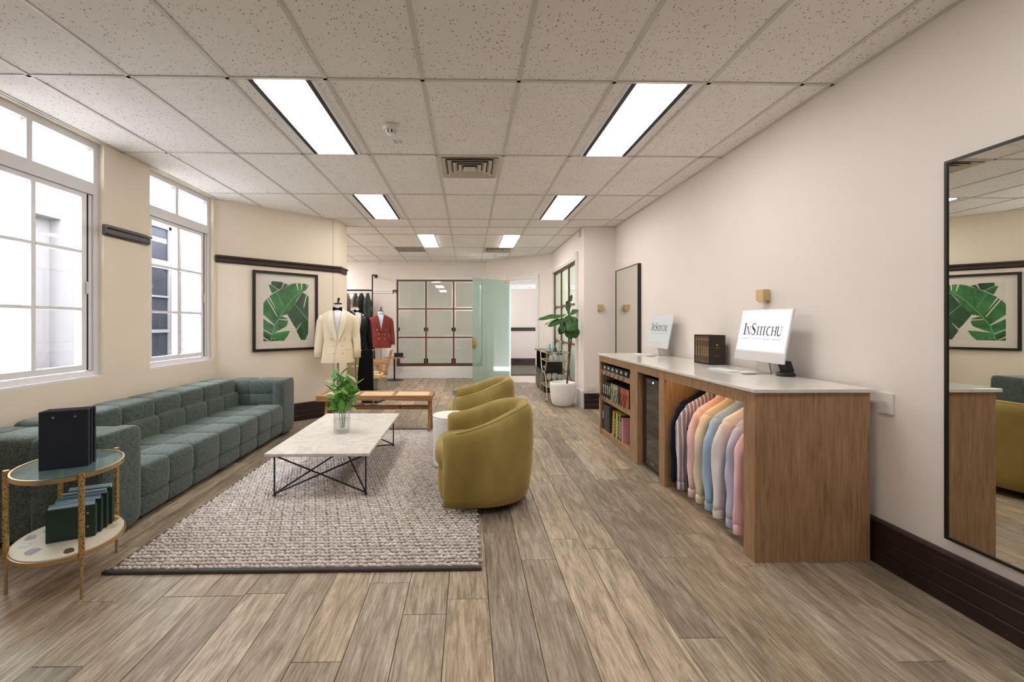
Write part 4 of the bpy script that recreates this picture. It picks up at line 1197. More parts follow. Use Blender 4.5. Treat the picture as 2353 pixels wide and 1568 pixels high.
for k, (x, y, s, c) in enumerate([(0.02, -0.165, 0.05, srgb(196, 198, 190)), (-0.08, -0.16, 0.045, srgb(170, 150, 145)), (0.12, -0.12, 0.05, srgb(150, 130, 140)), (-0.14, -0.10, 0.05, srgb(140, 140, 145)), (-0.10, 0.16, 0.055, srgb(178, 120, 30)), (0.0, 0.17, 0.05, srgb(196, 186, 150)), (0.21, 0.02, 0.045, srgb(110, 84, 60))]):
    n = 7; P = [(x + s * rr_.uniform(0.6, 1) * math.cos(2 * PI * q / n), y + s * 0.7 * rr_.uniform(0.6, 1) * math.sin(2 * PI * q / n)) for q in range(n)]
    obj(MB().prism(P, 0.2255, 0.2266), 'stone_inlay', simple('stone_inlay_%d' % k, c, 0.3, var=0.25, vscale=50), sf)
def hammered():
    t = NT('hammered_brass'); v = t.pos(mode='object')
    vo = t.n('ShaderNodeTexVoronoi'); vo.inputs['Scale'].default_value = 95; t.l(v, vo.inputs['Vector'])
    pit = t.ramp(vo.outputs['Distance'], [(0.22, srgb(70, 54, 30)), (0.36, srgb(190, 160, 104))])
    t.set(Base_Color=pit, Metallic=0.85, Roughness=0.38); t.bump(vo.outputs['Distance'], 0.7, 0.004); return t.m
M['hammered'] = hammered()
Rm = Matrix.Rotation(-oang, 3, 'Z')
for (x, y) in ((-2.285, 2.18), (-1.885, 2.145), (-2.06, 2.535), (-2.30, 2.49)):
    q = Rm @ (Vector((x, y, 0)) - OC)
    k = 1.0 / math.sqrt((q.x / (OA + 0.012)) ** 2 + (q.y / (OB + 0.012)) ** 2)
    q = q * k
    lg = obj(MB().tube([(q.x, q.y, 0.165), (q.x, q.y, 0.612)], 0.0125, 12), 'leg', M['hammered'], ov, smooth=True)
    obj(MB().tube([(q.x, q.y, 0.0), (q.x, q.y, 0.166)], 0.0075, 10), 'leg_end', M['brass'], lg, smooth=True)

# binders on the oval table
def binder(name, c0, u, w, h, t, mat, label, cat, group, studs, lean=0.0, pages=None):
    """standing binder: c0 = near bottom corner of the front cover, u = direction of its width"""
    u = Vector(u).normalized(); n = Vector((-u.y, u.x, 0))       # n points away from the camera
    ang = math.atan2(u.y, u.x)
    r = thing(name, c0, label, cat, group, rz=ang)
    obj(MB().rbox(0, w, 0, 0.004, 0, h, 0.0015, 1), 'front_cover', mat, r)
    obj(MB().rbox(0, w, t - 0.004, t, 0, h, 0.0015, 1), 'back_cover', mat, r)
    obj(MB().rbox(w - 0.004, w, 0.004, t - 0.004, 0, h, 0.0015, 1), 'spine', mat, r)
    if pages: 
        for k in range(3):
            a = lerp(0.006, t - 0.006, k / 3); b = lerp(0.006, t - 0.006, (k + 0.85) / 3)
            obj(MB().box(0.006, w - 0.008, a, b, 0.004, h + 0.004 + 0.006 * ((k * 7) % 3)), 'fabric_swatch', pages[k % len(pages)], r)
    else:
        obj(MB().box(0.004, w - 0.006, 0.006, t - 0.006, 0.004, h - 0.006), 'pages', M['paper'], r)
    for (a, b) in studs:
        obj(MB().lathe([(0, 0), (0.006, 0), (0.005, 0.002), (0, 0.0025)], n=12).xf(Matrix.Translation((a, 0.0, b)) @ Matrix.Rotation(PI / 2, 4, 'X')), 'stud', M['brass'], r, smooth=True)
    return r
M['paper'] = simple('paper', srgb(226, 222, 214), 0.8)
M['navy'] = simple('navy_leatherette', srgb(14, 22, 38), 0.5, bump=0.2, bscale=300)
M['forest'] = simple('forest_green_leatherette', srgb(12, 46, 36), 0.5, bump=0.2, bscale=300)
u0 = Vector((0.171, 0.080, 0)).normalized(); n0 = Vector((-u0.y, u0.x, 0))
bp = Vector((-2.142, 2.199, 0.5995))
for k, (t, lab) in enumerate(((0.030, 'front navy binder with two brass studs on the oval glass table'), (0.022, 'middle navy binder of the three on the oval glass table'), (0.022, 'rearmost navy binder on the oval glass table'))):
    c = bp + n0 * (0.034 * k) + u0 * (0.004 * k)
    binder('swatch_binder', c, u0, 0.192, 0.295 - 0.0 * k, t, M['navy'], lab, 'binder', 'navy binders on the oval table', [(0.055, 0.262), (0.14, 0.262)] if k == 0 else [])
SW = [simple('swatch_%d' % k, c, 0.85) for k, c in enumerate((srgb(176, 196, 220), srgb(206, 200, 214), srgb(150, 170, 190), srgb(96, 110, 130), srgb(200, 206, 210)))]
bp = Vector((-2.127, 2.219, 0.227))
LB = ('front dark green swatch book with brass studs on the lower shelf', 'second green swatch book from the front on the lower shelf', 'third green swatch book from the front on the lower shelf', 'rearmost green swatch book on the lower shelf')
for k in range(4):
    c = bp + n0 * (0.046 * k) + u0 * (0.012 * k)
    binder('swatch_book', c, u0, 0.195, 0.165 + 0.012 * k, 0.040, M['forest'], LB[k], 'swatch book', 'green swatch books on the lower shelf', [(0.165, 0.125), (0.165, 0.055)] if k == 0 else [], pages=[SW[(k + q) % 5] for q in range(3)])
# ================================================================== COUNTER
CX0, CX1, CTOP = 1.603, 2.262, 0.972
cc = thing('service_counter', (1.96, 3.8, 0), 'long oak service counter with open bays along the right wall', 'counter')
def cp(nm, x0, x1, y0, y1, z0, z1, mat='oak', bev=0.0015, par=None):
    return obj(MB().rbox(x0, x1, y0, y1, z0, z1, bev, 1), nm, M[mat], par or cc, world=True)
cp('end_panel', CX0, CX1, 2.385, 2.484, 0.0, 0.950)
cp('divider', CX0, CX1, 3.495, 3.600, 0.0, 0.950)
cp('divider', CX0, CX1, 4.062, 4.150, 0.0, 0.950); cp('divider', CX0, CX1, 4.151, 4.245, 0.0, 0.950)
cp('end_panel', CX0, CX1, 5.203, 5.252, 0.0, 0.950)
for a, b in ((2.484, 3.495), (3.600, 4.062), (4.245, 5.203)):
    cp('header', CX0, CX0 + 0.022, a + 0.0005, b - 0.0005, 0.878, 0.950)
    cp('back_panel', CX1 - 0.018, CX1, a + 0.0005, b - 0.0005, 0.0, 0.950)
    cp('bay_ceiling', CX0 + 0.022, CX1 - 0.018, a + 0.0005, b - 0.0005, 0.935, 0.950, 'oak_y')
for z0, z1 in ((0.730, 0.782), (0.415, 0.465), (0.0, 0.076)):
    cp('shelf', CX0 + 0.012, CX1 - 0.018, 4.2455, 5.2025, z0, z1, 'oak_y')
wt = thing('worktop', (1.955, 3.81, 0.9505), 'pale polished stone worktop on the oak counter', 'worktop')
obj(MB().rbox(1.588, 2.276, 2.365, 5.27, 0.951, CTOP, 0.003, 2), 'slab', M['quartz'], wt, world=True)
led = thing('led_strip', (1.64, 3.0, 0.925), 'warm glowing strip light under the worktop above the hanging shirts', 'light')
obj(MB().box(1.632, 1.650, 2.52, 3.46, 0.922, 0.934), 'housing', M['alu'], led, world=True)
obj(MB().box(1.634, 1.648, 2.54, 3.44, 0.918, 0.922), 'diffuser', emissive('warm_led', (1.0, 0.62, 0.28), 26.0), led, world=True)

# wine fridge
fg = thing('wine_fridge', (1.95, 3.83, 0.0), 'black wine fridge with dark glass door in the counter', 'fridge')
obj(MB().rbox(1.69, 2.235, 3.618, 4.044, 0.02, 0.845, 0.006, 1), 'cabinet', M['black'], fg, world=True)
M['dark_glass'] = simple('dark_mirror_glass', srgb(12, 13, 11), 0.06, spec=0.5, coat=0.3)
fd = obj(MB().rbox(1.650, 1.688, 3.612, 4.050, 0.03, 0.842, 0.004, 1), 'door', M['black_frame'], fg, world=True)
obj(MB().box(1.6475, 1.651, 3.630, 4.034, 0.05, 0.775), 'door_glass', M['dark_glass'], fd, world=True)
obj(MB().rbox(1.6465, 1.651, 3.630, 4.034, 0.782, 0.832, 0.001, 1), 'control_strip', M['dark_glass'], fd, world=True)
obj(MB().box(1.6455, 1.647, 3.80, 3.825, 0.80, 0.815), 'blue_display', emissive('blue_led', (0.15, 0.4, 1.0), 6.0), fd, world=True)
for k in range(3): obj(MB().box(1.6455, 1.647, 3.86 + 0.025 * k, 3.866 + 0.025 * k, 0.805, 0.810), 'touch_dot', M['plastic'], fd, world=True)
obj(MB().box(1.6455, 1.6476, 3.80, 3.86, 0.075, 0.082), 'maker_mark', M['satin'], fd, world=True)
obj(MB().rbox(1.70, 2.2, 3.64, 3.70, 0.0, 0.02, 0.003, 1), 'foot', M['rubber'], fg, world=True)
obj(MB().rbox(1.70, 2.2, 3.96, 4.02, 0.0, 0.02, 0.003, 1), 'foot', M['rubber'], fg, world=True)
obj(MB().rbox(1.652, 1.70, 3.62, 3.70, 0.848, 0.862, 0.003, 1), 'top_hinge', M['satin'], fg, world=True)

# cord loop helper
def loop(parent, y, z, drop, out, w=0.03):
    pts = []
    for k in range(15):
        a = PI * k / 14
        pts.append((CX0 + 0.012 - out * math.sin(a), y - w / 2 + w * k / 14, z - drop * math.sin(a)))
    obj(MB().tube(pts, 0.0022, 6), 'cord_loop', M['rubber'], parent, smooth=True, world=True)
M['label_white'] = simple('white_label', srgb(222, 222, 224), 0.6)
# top shelf: flat navy boxes
ORD = ['first', 'second', 'third', 'fourth', 'fifth', 'sixth']
for k in range(6):
    y1 = 5.165 - k * 0.138
    r = thing('fabric_sample_box', (1.80, y1 - 0.065, 0.783), 'flat navy sample box with cord loop, %s from the far end, top shelf' % ORD[k], 'box', 'flat navy sample boxes on the top counter shelf')
    obj(MB().rbox(CX0 + 0.022, 1.98, y1 - 0.128, y1, 0.783, 0.845, 0.003, 1), 'case', M['navy'], r, world=True)
    obj(MB().box(CX0 + 0.0205, CX0 + 0.0225, y1 - 0.085, y1 - 0.035, 0.800, 0.828), 'label', M['label_white'], r, world=True)
    loop(r, y1 - 0.065, 0.812, 0.075, 0.03, 0.05)
r = thing('paper_stack', (1.8, 4.30, 0.783), 'low stack of white sheets at the near end of the top counter shelf', 'paper')
for k in range(3): obj(MB().box(CX0 + 0.03, 1.92 + 0.01 * k, 4.255, 4.33, 0.783 + 0.014 * k, 0.796 + 0.014 * k), 'sheet_pad', M['paper'], r, world=True)
# middle shelf
for k in range(4):
    y1 = 5.165 - k * 0.068
    r = thing('ring_binder', (1.76, y1 - 0.03, 0.466), 'upright navy binder with black cord, %s from the far end of the middle counter shelf' % ORD[k], 'binder', 'upright navy binders on the middle counter shelf')
    obj(MB().rbox(CX0 + 0.02, 1.90, y1 - 0.060, y1, 0.466, 0.655 - 0.004 * k, 0.003, 1), 'case', M['navy'], r, world=True)
    obj(MB().box(CX0 + 0.0185, CX0 + 0.0205, y1 - 0.045, y1 - 0.018, 0.51, 0.61), 'label', M['label_white'], r, world=True)
    loop(r, y1 - 0.03, 0.60, 0.165, 0.055, 0.03)
MID = [('lime patterned', srgb(150, 180, 40), True), ('black and white patterned', srgb(40, 42, 42), True), ('charcoal patterned', srgb(70, 74, 72), True), ('dark grey', srgb(44, 46, 48), False), ('burnt orange', srgb(176, 82, 40), False), ('rust orange', srgb(160, 70, 36), False), ('tan orange', srgb(186, 96, 52), False)]
def pattern(name, c, c2):
    t = NT(name); v = t.pos((1, 1, 1)); f = t.noise(v, 45, 3, 0.6, 2.5)
    t.set(Base_Color=t.ramp(f, [(0.47, c), (0.53, c2)]), Roughness=0.5); return t.m
y1 = 4.88
for k, (nm, c, pat) in enumerate(MID):
    w = 0.078
    r = thing('swatch_folder', (1.76, y1 - w / 2, 0.466), '%s swatch folder on the middle counter shelf, nearer the fridge' % nm, 'folder', 'coloured swatch folders on the middle counter shelf')
    mt = pattern('pattern_%d' % k, c, srgb(190, 200, 190) if k else srgb(70, 90, 20)) if pat else simple('folder_%d' % k, c, 0.5)
    obj(MB().rbox(CX0 + 0.02, 1.90, y1 - w + 0.004, y1, 0.466, 0.66, 0.003, 1), 'case', M['black'], r, world=True)
    obj(MB().box(CX0 + 0.0175, CX0 + 0.0205, y1 - w + 0.005, y1 - 0.001, 0.468, 0.655), 'spine', mt, r, world=True)
    if k != 1: loop(r, y1 - w / 2, 0.60, 0.13, 0.035, 0.03)
    y1 -= w + 0.002
# bottom shelf
BOT = [(0.055, 'black', srgb(24, 24, 25)), (0.062, 'grey', srgb(62, 62, 60)), (0.062, 'mid grey', srgb(72, 72, 68)), (0.075, 'wide dark grey', srgb(58, 58, 56))]
y1 = 5.185
for k, (w, nm, c) in enumerate(BOT):
    r = thing('archive_binder', (1.78, y1 - w / 2, 0.0765), 'tall %s binder at the far end of the bottom counter shelf' % nm, 'binder', 'tall grey binders on the bottom counter shelf')
    obj(MB().rbox(CX0 + 0.02, 1.92, y1 - w + 0.003, y1, 0.0765, 0.372, 0.003, 1), 'case', simple('binder_cloth_%d' % k, c, 0.75, bump=0.3, bscale=300), r, world=True)
    if k == 0: obj(MB().box(CX0 + 0.0185, CX0 + 0.0205, y1 - 0.036, y1 - 0.02, 0.2, 0.29), 'label', M['label_white'], r, world=True)
    y1 -= w
LEAN = [(0.022, 'orange', srgb(226, 140, 44)), (0.036, 'tan card', srgb(190, 150, 110)), (0.050, 'black', srgb(22, 22, 22)), (0.026, 'lime green', srgb(160, 200, 50)), (0.026, 'bright lime', srgb(170, 210, 60)), (0.048, 'black titled', srgb(26, 26, 26)), (0.024, 'pale tan', srgb(198, 160, 120)), (0.046, 'glossy black', srgb(18, 18, 18)), (0.026, 'pink', srgb(236, 170, 180))]
y = 4.845
for k, (w, nm, c) in enumerate(LEAN):
    lean = 0.10 * (1 - k / 9.0) 
    h = 0.285 - 0.012 * (k % 3)
    r = thing('pattern_book', (1.76, y - w / 2, 0.0765), '%s book leaning on the bottom counter shelf near the fridge' % nm, 'book', 'leaning books on the bottom counter shelf')
    m = MB()
    vs = []
    for z, dy in ((0.0765, 0.0), (0.0765 + h, -lean * h)):
        for yy in (y - w + 0.002, y):
            for xx in (CX0 + 0.022, 1.86): vs.append((xx, yy + dy, z))
    m.add(vs, [(0, 2, 3, 1), (4, 5, 7, 6), (0, 1, 5, 4), (2, 6, 7, 3), (0, 4, 6, 2), (1, 3, 7, 5)])
    obj(m, 'cover', simple('book_cover_%d' % k, c, 0.5), r, world=True)
    if c[0] < 0.02:
        mm = MB()
        for q in range(5):
            z = 0.12 + 0.035 * q; dy = -lean * (z - 0.0765)
            mm.box(CX0 + 0.0205, CX0 + 0.0225, y - w * 0.62 + dy, y - w * 0.38 + dy, z, z + 0.022)
        obj(mm, 'spine_text', M['label_white'], r, world=True)
    y -= w + 0.003

# ---- hanging shirts
rail_ = thing('clothes_rail', (1.93, 2.99, 0.90), 'chrome hanging rail inside the counter bay', 'rail')
obj(MB().tube([(1.93, 2.4845, 0.885), (1.93, 3.4945, 0.885)], 0.010, 10), 'tube', M['steel'], rail_, smooth=True, world=True)
def stripes_mat(name, a, b, period=0.028):
    t = NT(name); g = t.n('ShaderNodeTexCoord').outputs['Object']; sx = t.n('ShaderNodeSeparateXYZ'); t.l(g, sx.inputs[0])
    ml = t.n('ShaderNodeMath', operation='MULTIPLY'); ml.inputs[1].default_value = 2 * PI / period; t.l(sx.outputs[0], ml.inputs[0])
    s = t.n('ShaderNodeMath', operation='SINE'); t.l(ml.outputs[0], s.inputs[0])
    t.set(Base_Color=t.ramp(s.outputs[0], [(0.45, a), (0.55, b)]), Roughness=0.85); t.bump(t.noise(g, 400, 2), 0.2, 0.002); return t.m
def cloth(name, c, sc=300): return simple(name, c, 0.85, var=0.05, vscale=6, bump=0.25, bscale=sc, sheen=0.2, spec=0.2)
def shirt(y, mat, label, rs, hw=0.232, bottom=0.17, cuffz=0.055, jacket=False, collar=True, loc=None, rz=0.0, group='dress shirts hanging in the counter bay', name=None, cat=None):
    r = thing(name or ('hanging_jacket' if jacket else 'hanging_shirt'), loc or (1.925, y, 0.0), label, cat or ('jacket' if jacket else 'shirt'), None if jacket else group, rz=rz)
    rnd = random.Random(rs)
    z_sh, z_nk = 0.735, 0.815
    # body: thin loft, width along X, thickness along Y
    rings = []; n = 28
    for z, w, t in ((bottom, hw * 0.92, 0.030), (0.30, hw * 0.90, 0.034), (0.48, hw * 0.88, 0.038), (0.58, hw * 0.92, 0.042), (0.66, hw * 0.98, 0.042), (0.695, hw * 0.99, 0.036), (0.712, hw * 0.92, 0.032), (0.742, hw * 0.70, 0.032), (0.772, hw * 0.48, 0.031), (0.80, hw * 0.30, 0.030), (z_nk, hw * 0.24, 0.028)):
        ring = []
        ph = rnd.uniform(0, 6)
        for k in range(n):
            a = 2 * PI * k / n
            fold = 0.0055 * math.sin(5 * a + ph) * (1 if z < 0.6 else 0.3)
            ring.append((w * math.copysign(abs(math.cos(a)) ** 0.8, math.cos(a)), (t + fold) * math.sin(a) + rnd.uniform(-0.0012, 0.0012), z))
        rings.append(ring)
    obj(MB().loft(rings), 'body', mat, r, smooth=True, auto=None)
    for sd in (-1, 1):
        pts = []; rad = []
        lean = rnd.uniform(-0.012, 0.012); bow = rnd.uniform(0.0, 0.02); splay = rnd.uniform(0.0, 0.022)
        for k in range(15):
            t = k / 14
            x = sd * (hw * 0.86 + 0.050 * smoothstep(t * 3.2) + splay * t)
            yy = lean * t + bow * math.sin(PI * t) + 0.006 * math.sin(t * 9 + rs)
            pts.append((x, yy, lerp(0.700, cuffz + 0.055, t))); rad.append(lerp(0.054, 0.038, t) * (0.35 if k == 0 else 1) * (1 + 0.05 * math.sin(t * 17 + rs)))
        m = MB(); rr = []
        ph_ = rnd.uniform(0, 6)
        for q_, (p, q) in enumerate(zip(pts, rad)):
            ring = []
            for k in range(18):
                a_ = 2 * PI * k / 18
                wr = 1 + 0.10 * math.sin(3 * a_ + ph_ + q_ * 0.5) + 0.06 * math.sin(2 * a_ - q_ * 1.1 + rs) + rnd.uniform(-0.025, 0.025)
                ring.append((p[0] + q * wr * math.cos(a_) * 0.92, p[1] + q * wr * 0.66 * math.sin(a_), p[2]))
            rr.append(ring)
        m.loft(rr)
        sl = obj(m, 'sleeve', mat, r, smooth=True, auto=None)
        p = pts[-1]
        m = MB().loft([[(p[0] + q * math.cos(2 * PI * k / 14), p[1] + q * 0.72 * math.sin(2 * PI * k / 14), z) for k in range(14)] for q, z in ((0.034, cuffz), (0.037, cuffz + 0.003), (0.038, cuffz + 0.055), (0.034, cuffz + 0.060))])
        if not jacket: obj(m, 'cuff', mat, sl, smooth=True, auto=50)
    if collar:
        m = MB().loft([[(q * math.cos(2 * PI * k / 16), 0.028 * s_ * math.sin(2 * PI * k / 16), z) for k in range(16)] for q, s_, z in ((0.066, 1.0, 0.800), (0.062, 0.95, 0.842), (0.068, 1.25, 0.838), (0.078, 1.35, 0.795))], caps=False)
        obj(m, 'collar', mat, r, smooth=True, auto=50)
    hg = obj(MB().tube([(-0.17, 0, 0.715), (-0.09, 0, 0.755), (0, 0, 0.818), (0.09, 0, 0.755), (0.17, 0, 0.715)], 0.009, 8), 'hanger', M['pine'], r, smooth=True)
    hp = [(0, 0, 0.822), (0, 0, 0.865)] + [(0.018 * math.sin(a) + 0.008 - 0.008, 0, 0.882 - 0.018 * math.cos(a)) for a in [PI * k / 6 * 1.3 for k in range(1, 7)]]
    obj(MB().tube([(0, 0, 0.822), (0, 0, 0.866), (0.012, 0, 0.872), (0.022, 0, 0.886), (0.018, 0, 0.900), (0.006, 0, 0.905)], 0.002, 6), 'hook', M['steel'], hg, smooth=True)
    return r
SH = [(3.425, cloth('navy_suiting', srgb(22, 30, 48)), 'navy jacket hanging furthest in the counter bay', dict(jacket=True, collar=False, hw=0.235, bottom=0.10, cuffz=0.02)),
      (3.315, stripes_mat('blue_cream_stripe', srgb(146, 144, 176), srgb(236, 224, 216)), 'blue and cream striped shirt hanging in the counter bay', dict(hw=0.245)),
      (3.175, cloth('pink_cotton', srgb(244, 210, 212)), 'pink shirt hanging beside the striped shirt', dict()),
      (3.065, cloth('beige_cotton', srgb(236, 221, 197)), 'beige shirt hanging between the pink and blue shirts', dict()),
      (2.945, cloth('sky_blue_cotton', srgb(170, 202, 234)), 'sky blue shirt hanging in the counter bay', dict()),
      (2.825, cloth('white_cotton', srgb(243, 238, 240)), 'white shirt hanging in the counter bay', dict(hw=0.245)),
      (2.695, cloth('lavender_cotton', srgb(198, 201, 230)), 'lavender shirt hanging in the counter bay', dict()),
      (2.585, cloth('blush_cotton', srgb(247, 204, 208)), 'blush pink shirt hanging nearest the counter end', dict())]
for k, (y, mt, lab, kw) in enumerate(SH): shirt(y, mt, lab, 11 + k, **kw)

# ================================================================== COMPUTERS
def ribbon(m, pts, ws, x=0.0):
    L = []; R_ = []
    for i, p in enumerate(pts):
        a = pts[max(i - 1, 0)]; b = pts[min(i + 1, len(pts) - 1)]
        d = Vector((b[0] - a[0], b[1] - a[1])); d.normalize(); n = Vector((-d.y, d.x)) * ws[i] / 2
        L.append((p[0] + n.x, p[1] + n.y)); R_.append((p[0] - n.x, p[1] - n.y))
    vs = L + R_; k = len(L)
    return [(L[i], R_[i], R_[i + 1], L[i + 1]) for i in range(k - 1)]
def letter(ch):
    """serif capital as 2-D quads; height 1"""
    Q = []
    def rect(a, b, c, d): Q.append(((a, b), (c, b), (c, d), (a, d)))
    S_ = 0.06; T = 0.19; H_ = 0.05
    def stem(x, t=T, y0=0.0, y1=1.0, serif=(1, 1)):
        rect(x - t / 2, y0, x + t / 2, y1)
        if serif[0]: rect(x - t / 2 - 0.09, y0, x + t / 2 + 0.09, y0 + S_)
        if serif[1]: rect(x - t / 2 - 0.09, y1 - S_, x + t / 2 + 0.09, y1)
    if ch == 'I': stem(0.17); w = 0.36
    elif ch == 'N':
        stem(0.14, 0.075); stem(0.76, 0.075, serif=(0, 1)); Q.append(((0.10, 1.0), (0.66, 0.0), (0.80, 0.0), (0.30, 1.0))); w = 0.92
    elif ch == 'T': stem(0.38, serif=(1, 0)); rect(0.02, 0.95, 0.74, 1.0); Q.append(((0.02, 0.74), (0.05, 0.74), (0.08, 0.96), (0.02, 0.96))); Q.append(((0.71, 0.74), (0.74, 0.74), (0.74, 0.96), (0.68, 0.96))); w = 0.78
    elif ch == 'H': stem(0.16, 0.17); stem(0.76, 0.17); rect(0.2, 0.48, 0.72, 0.545); w = 0.93
    elif ch == 'U':
        stem(0.15, 0.17, 0.3, 1.0, (0, 1)); stem(0.74, 0.07, 0.3, 1.0, (0, 1))
        P = [(0.15, 0.32)] + [(0.445 - 0.295 * math.cos(PI * k / 12), 0.3 - 0.28 * math.sin(PI * k / 12)) for k in range(13)] + [(0.74, 0.32)]
        Q += ribbon(None, P, [0.17] + [lerp(0.17, 0.07, k / 12) for k in range(13)] + [0.07]); w = 0.9
    elif ch == 'C':
        P = [(0.50 + 0.42 * math.cos(a), 0.5 + 0.48 * math.sin(a)) for a in [math.radians(48 + (312 - 48) * k / 26) for k in range(27)]]
        Q += ribbon(None, P, [0.06 + 0.13 * math.sin(PI * k / 26) ** 2 for k in range(27)])
        rect(0.76, 0.68, 0.79, 0.98); w = 0.88
    elif ch == 'S':
        P = [(0.62, 0.80), (0.56, 0.91), (0.45, 0.97), (0.32, 0.97), (0.18, 0.90), (0.12, 0.78), (0.16, 0.66), (0.28, 0.57), (0.42, 0.49), (0.56, 0.40), (0.63, 0.28), (0.60, 0.14), (0.48, 0.04), (0.33, 0.02), (0.20, 0.06), (0.11, 0.16), (0.07, 0.28)]
        Q += ribbon(None, P, [0.05, 0.055, 0.06, 0.07, 0.10, 0.13, 0.16, 0.19, 0.21, 0.20, 0.17, 0.13, 0.10, 0.07, 0.06, 0.055, 0.05])
        rect(0.60, 0.72, 0.63, 0.97); rect(0.06, 0.03, 0.09, 0.30); w = 0.72
    return Q, w
def wordmark(width, cap):
    word = [('I', 1), ('N', .72), ('S', 1), ('T', .72), ('I', .72), ('T', .72), ('C', .72), ('H', .72), ('U', .72)]
    quads = []; x = 0
    for ch, s in word:
        q, w = letter(ch)
        quads += [[(x + p[0] * s, p[1] * s) for p in f] for f in q]; x += w * s + 0.02
    k = width / x
    return [[(p[0] * k, p[1] * cap) for p in f] for f in quads]
def text_mesh(txt, size):
    cu = bpy.data.curves.new('txt', 'FONT'); cu.body = txt; cu.size = size; cu.align_x = 'CENTER'; cu.resolution_u = 2
    o = bpy.data.objects.new('txt', cu); C.objects.link(o)
    dg = bpy.context.evaluated_depsgraph_get(); me = bpy.data.meshes.new_from_object(o.evaluated_get(dg))
    V = [tuple(v.co) for v in me.vertices]; Fc = [tuple(p.vertices) for p in me.polygons]
    bpy.data.objects.remove(o); bpy.data.curves.remove(cu); bpy.data.meshes.remove(me)
    return V, Fc
M['imac'] = simple('silver_white_aluminium', srgb(222, 222, 224), 0.28, var=0.01)
M['imac_bezel'] = simple('pale_bezel', srgb(226, 226, 226), 0.2)
M['imac_stand'] = simple('satin_stand', srgb(196, 194, 188), 0.3, 0.6)
M['navy_ink'] = simple('navy_ink', srgb(18, 26, 62), 0.4)
M['grey_ink'] = simple('grey_ink', srgb(150, 152, 165), 0.4)
def desktop(loc, rz, label, em, emcol, ink):
    r = thing('desktop_computer', loc, label, 'computer', 'all in one computers on the counter', rz=rz)
    tilt = Matrix.Translation((0.0, 0, 0.085)) @ Matrix.Rotation(math.radians(11), 4, 'Y')
    # local: screen faces -X, width along Y, viewer's right = -Y
    w, h = 0.547, 0.392
    body = obj(MB().rbox(-0.0057, 0.0057, -w / 2, w / 2, 0, h, 0.0035, 2).xf(tilt), 'display_housing', M['imac'], r, smooth=True)
    obj(MB().box(-0.0066, -0.0056, -w / 2 + 0.002, w / 2 - 0.002, 0.066, h - 0.002).xf(tilt), 'bezel', M['imac_bezel'], body)
    sc = obj(MB().box(-0.0074, -0.0064, -w / 2 + 0.013, w / 2 - 0.013, 0.078, h - 0.013).xf(tilt), 'screen', emissive('screen_' + str(em), emcol, em), body)
    def flat(quads, ox, oz, x):
        m = MB()
        for f in quads:
            m.add([(x, -(p[0] + ox), p[1] + oz) for p in f], [tuple(range(len(f)))])
        return m.xf(tilt)
    wm = wordmark(0.415, 0.092)
    obj(flat(wm, -0.2075, 0.195, -0.0082), 'wordmark', M['navy_ink'] if ink else M['rubber'], body)
    V, Fc = text_mesh('CUSTOM × TAILORS', 0.021)
    m = MB(); m.add([(-0.0082, -v[0], v[1] + 0.160) for v in V], Fc); obj(m.xf(tilt), 'tagline', M['grey_ink'], body)
    for a, b in ((-0.2075, -0.118), (0.118, 0.2075)):
        obj(flat([[(a, 0), (b, 0), (b, 0.0035), (a, 0.0035)]], 0, 0.165, -0.0082), 'rule_line', M['grey_ink'], body)
    obj(MB().lathe([(0, 0), (0.0022, 0), (0.0022, 0.001), (0, 0.001)], n=8).xf(tilt @ Matrix.Translation((-0.0066, 0, h - 0.007)) @ Matrix.Rotation(-PI / 2, 4, 'Y')), 'camera_dot', M['rubber'], body)
    # stand: slanted neck and foot
    m = MB()
    vs = [(-0.060, -0.065, 0.0), (-0.060, 0.065, 0.0), (-0.053, 0.065, 0.004), (-0.053, -0.065, 0.004)]
    m.rbox(-0.075, 0.072, -0.065, 0.065, 0.0, 0.004, 0.0015, 1)
    obj(m, 'stand_foot', M['imac_stand'], r, smooth=True)
    m = MB(); a0 = (-0.066, 0.003); a1 = (0.035, 0.19)
    for (p, q) in (((0.055, 0.003), (0.022, 0.19)),):
        vs = [(p[0], -0.065, p[1]), (p[0], 0.065, p[1]), (p[0] + 0.010, 0.065, p[1]), (p[0] + 0.010, -0.065, p[1]), (q[0], -0.065, q[1]), (q[0], 0.065, q[1]), (q[0] + 0.010, 0.065, q[1]), (q[0] + 0.010, -0.065, q[1])]
        m.add(vs, [(3, 2, 1, 0), (4, 5, 6, 7), (0, 1, 5, 4), (1, 2, 6, 5), (2, 3, 7, 6), (3, 0, 4, 7)])
    obj(m, 'stand_neck', M['imac_stand'], r)
    pts = [(0.03, -0.02, 0.14), (0.075, -0.06, 0.10), (0.085, -0.10, 0.03), (0.09, -0.13, 0.003), (0.095, -0.20, 0.003)]
    obj(MB().tube(pts, 0.002, 6), 'power_cable', M['champagne'], r, smooth=True)
    return r
desktop((2.135, 3.15, CTOP + 0.0005), 0.0, 'silver desktop computer with bright white screen near the counter end', 0.86, (0.93, 0.94, 1.0), True)
desktop((2.165, 4.92, CTOP + 0.0005), 0.0, 'silver desktop computer with grey screen at the far counter end', 0.40, (0.92, 0.98, 0.97), False)
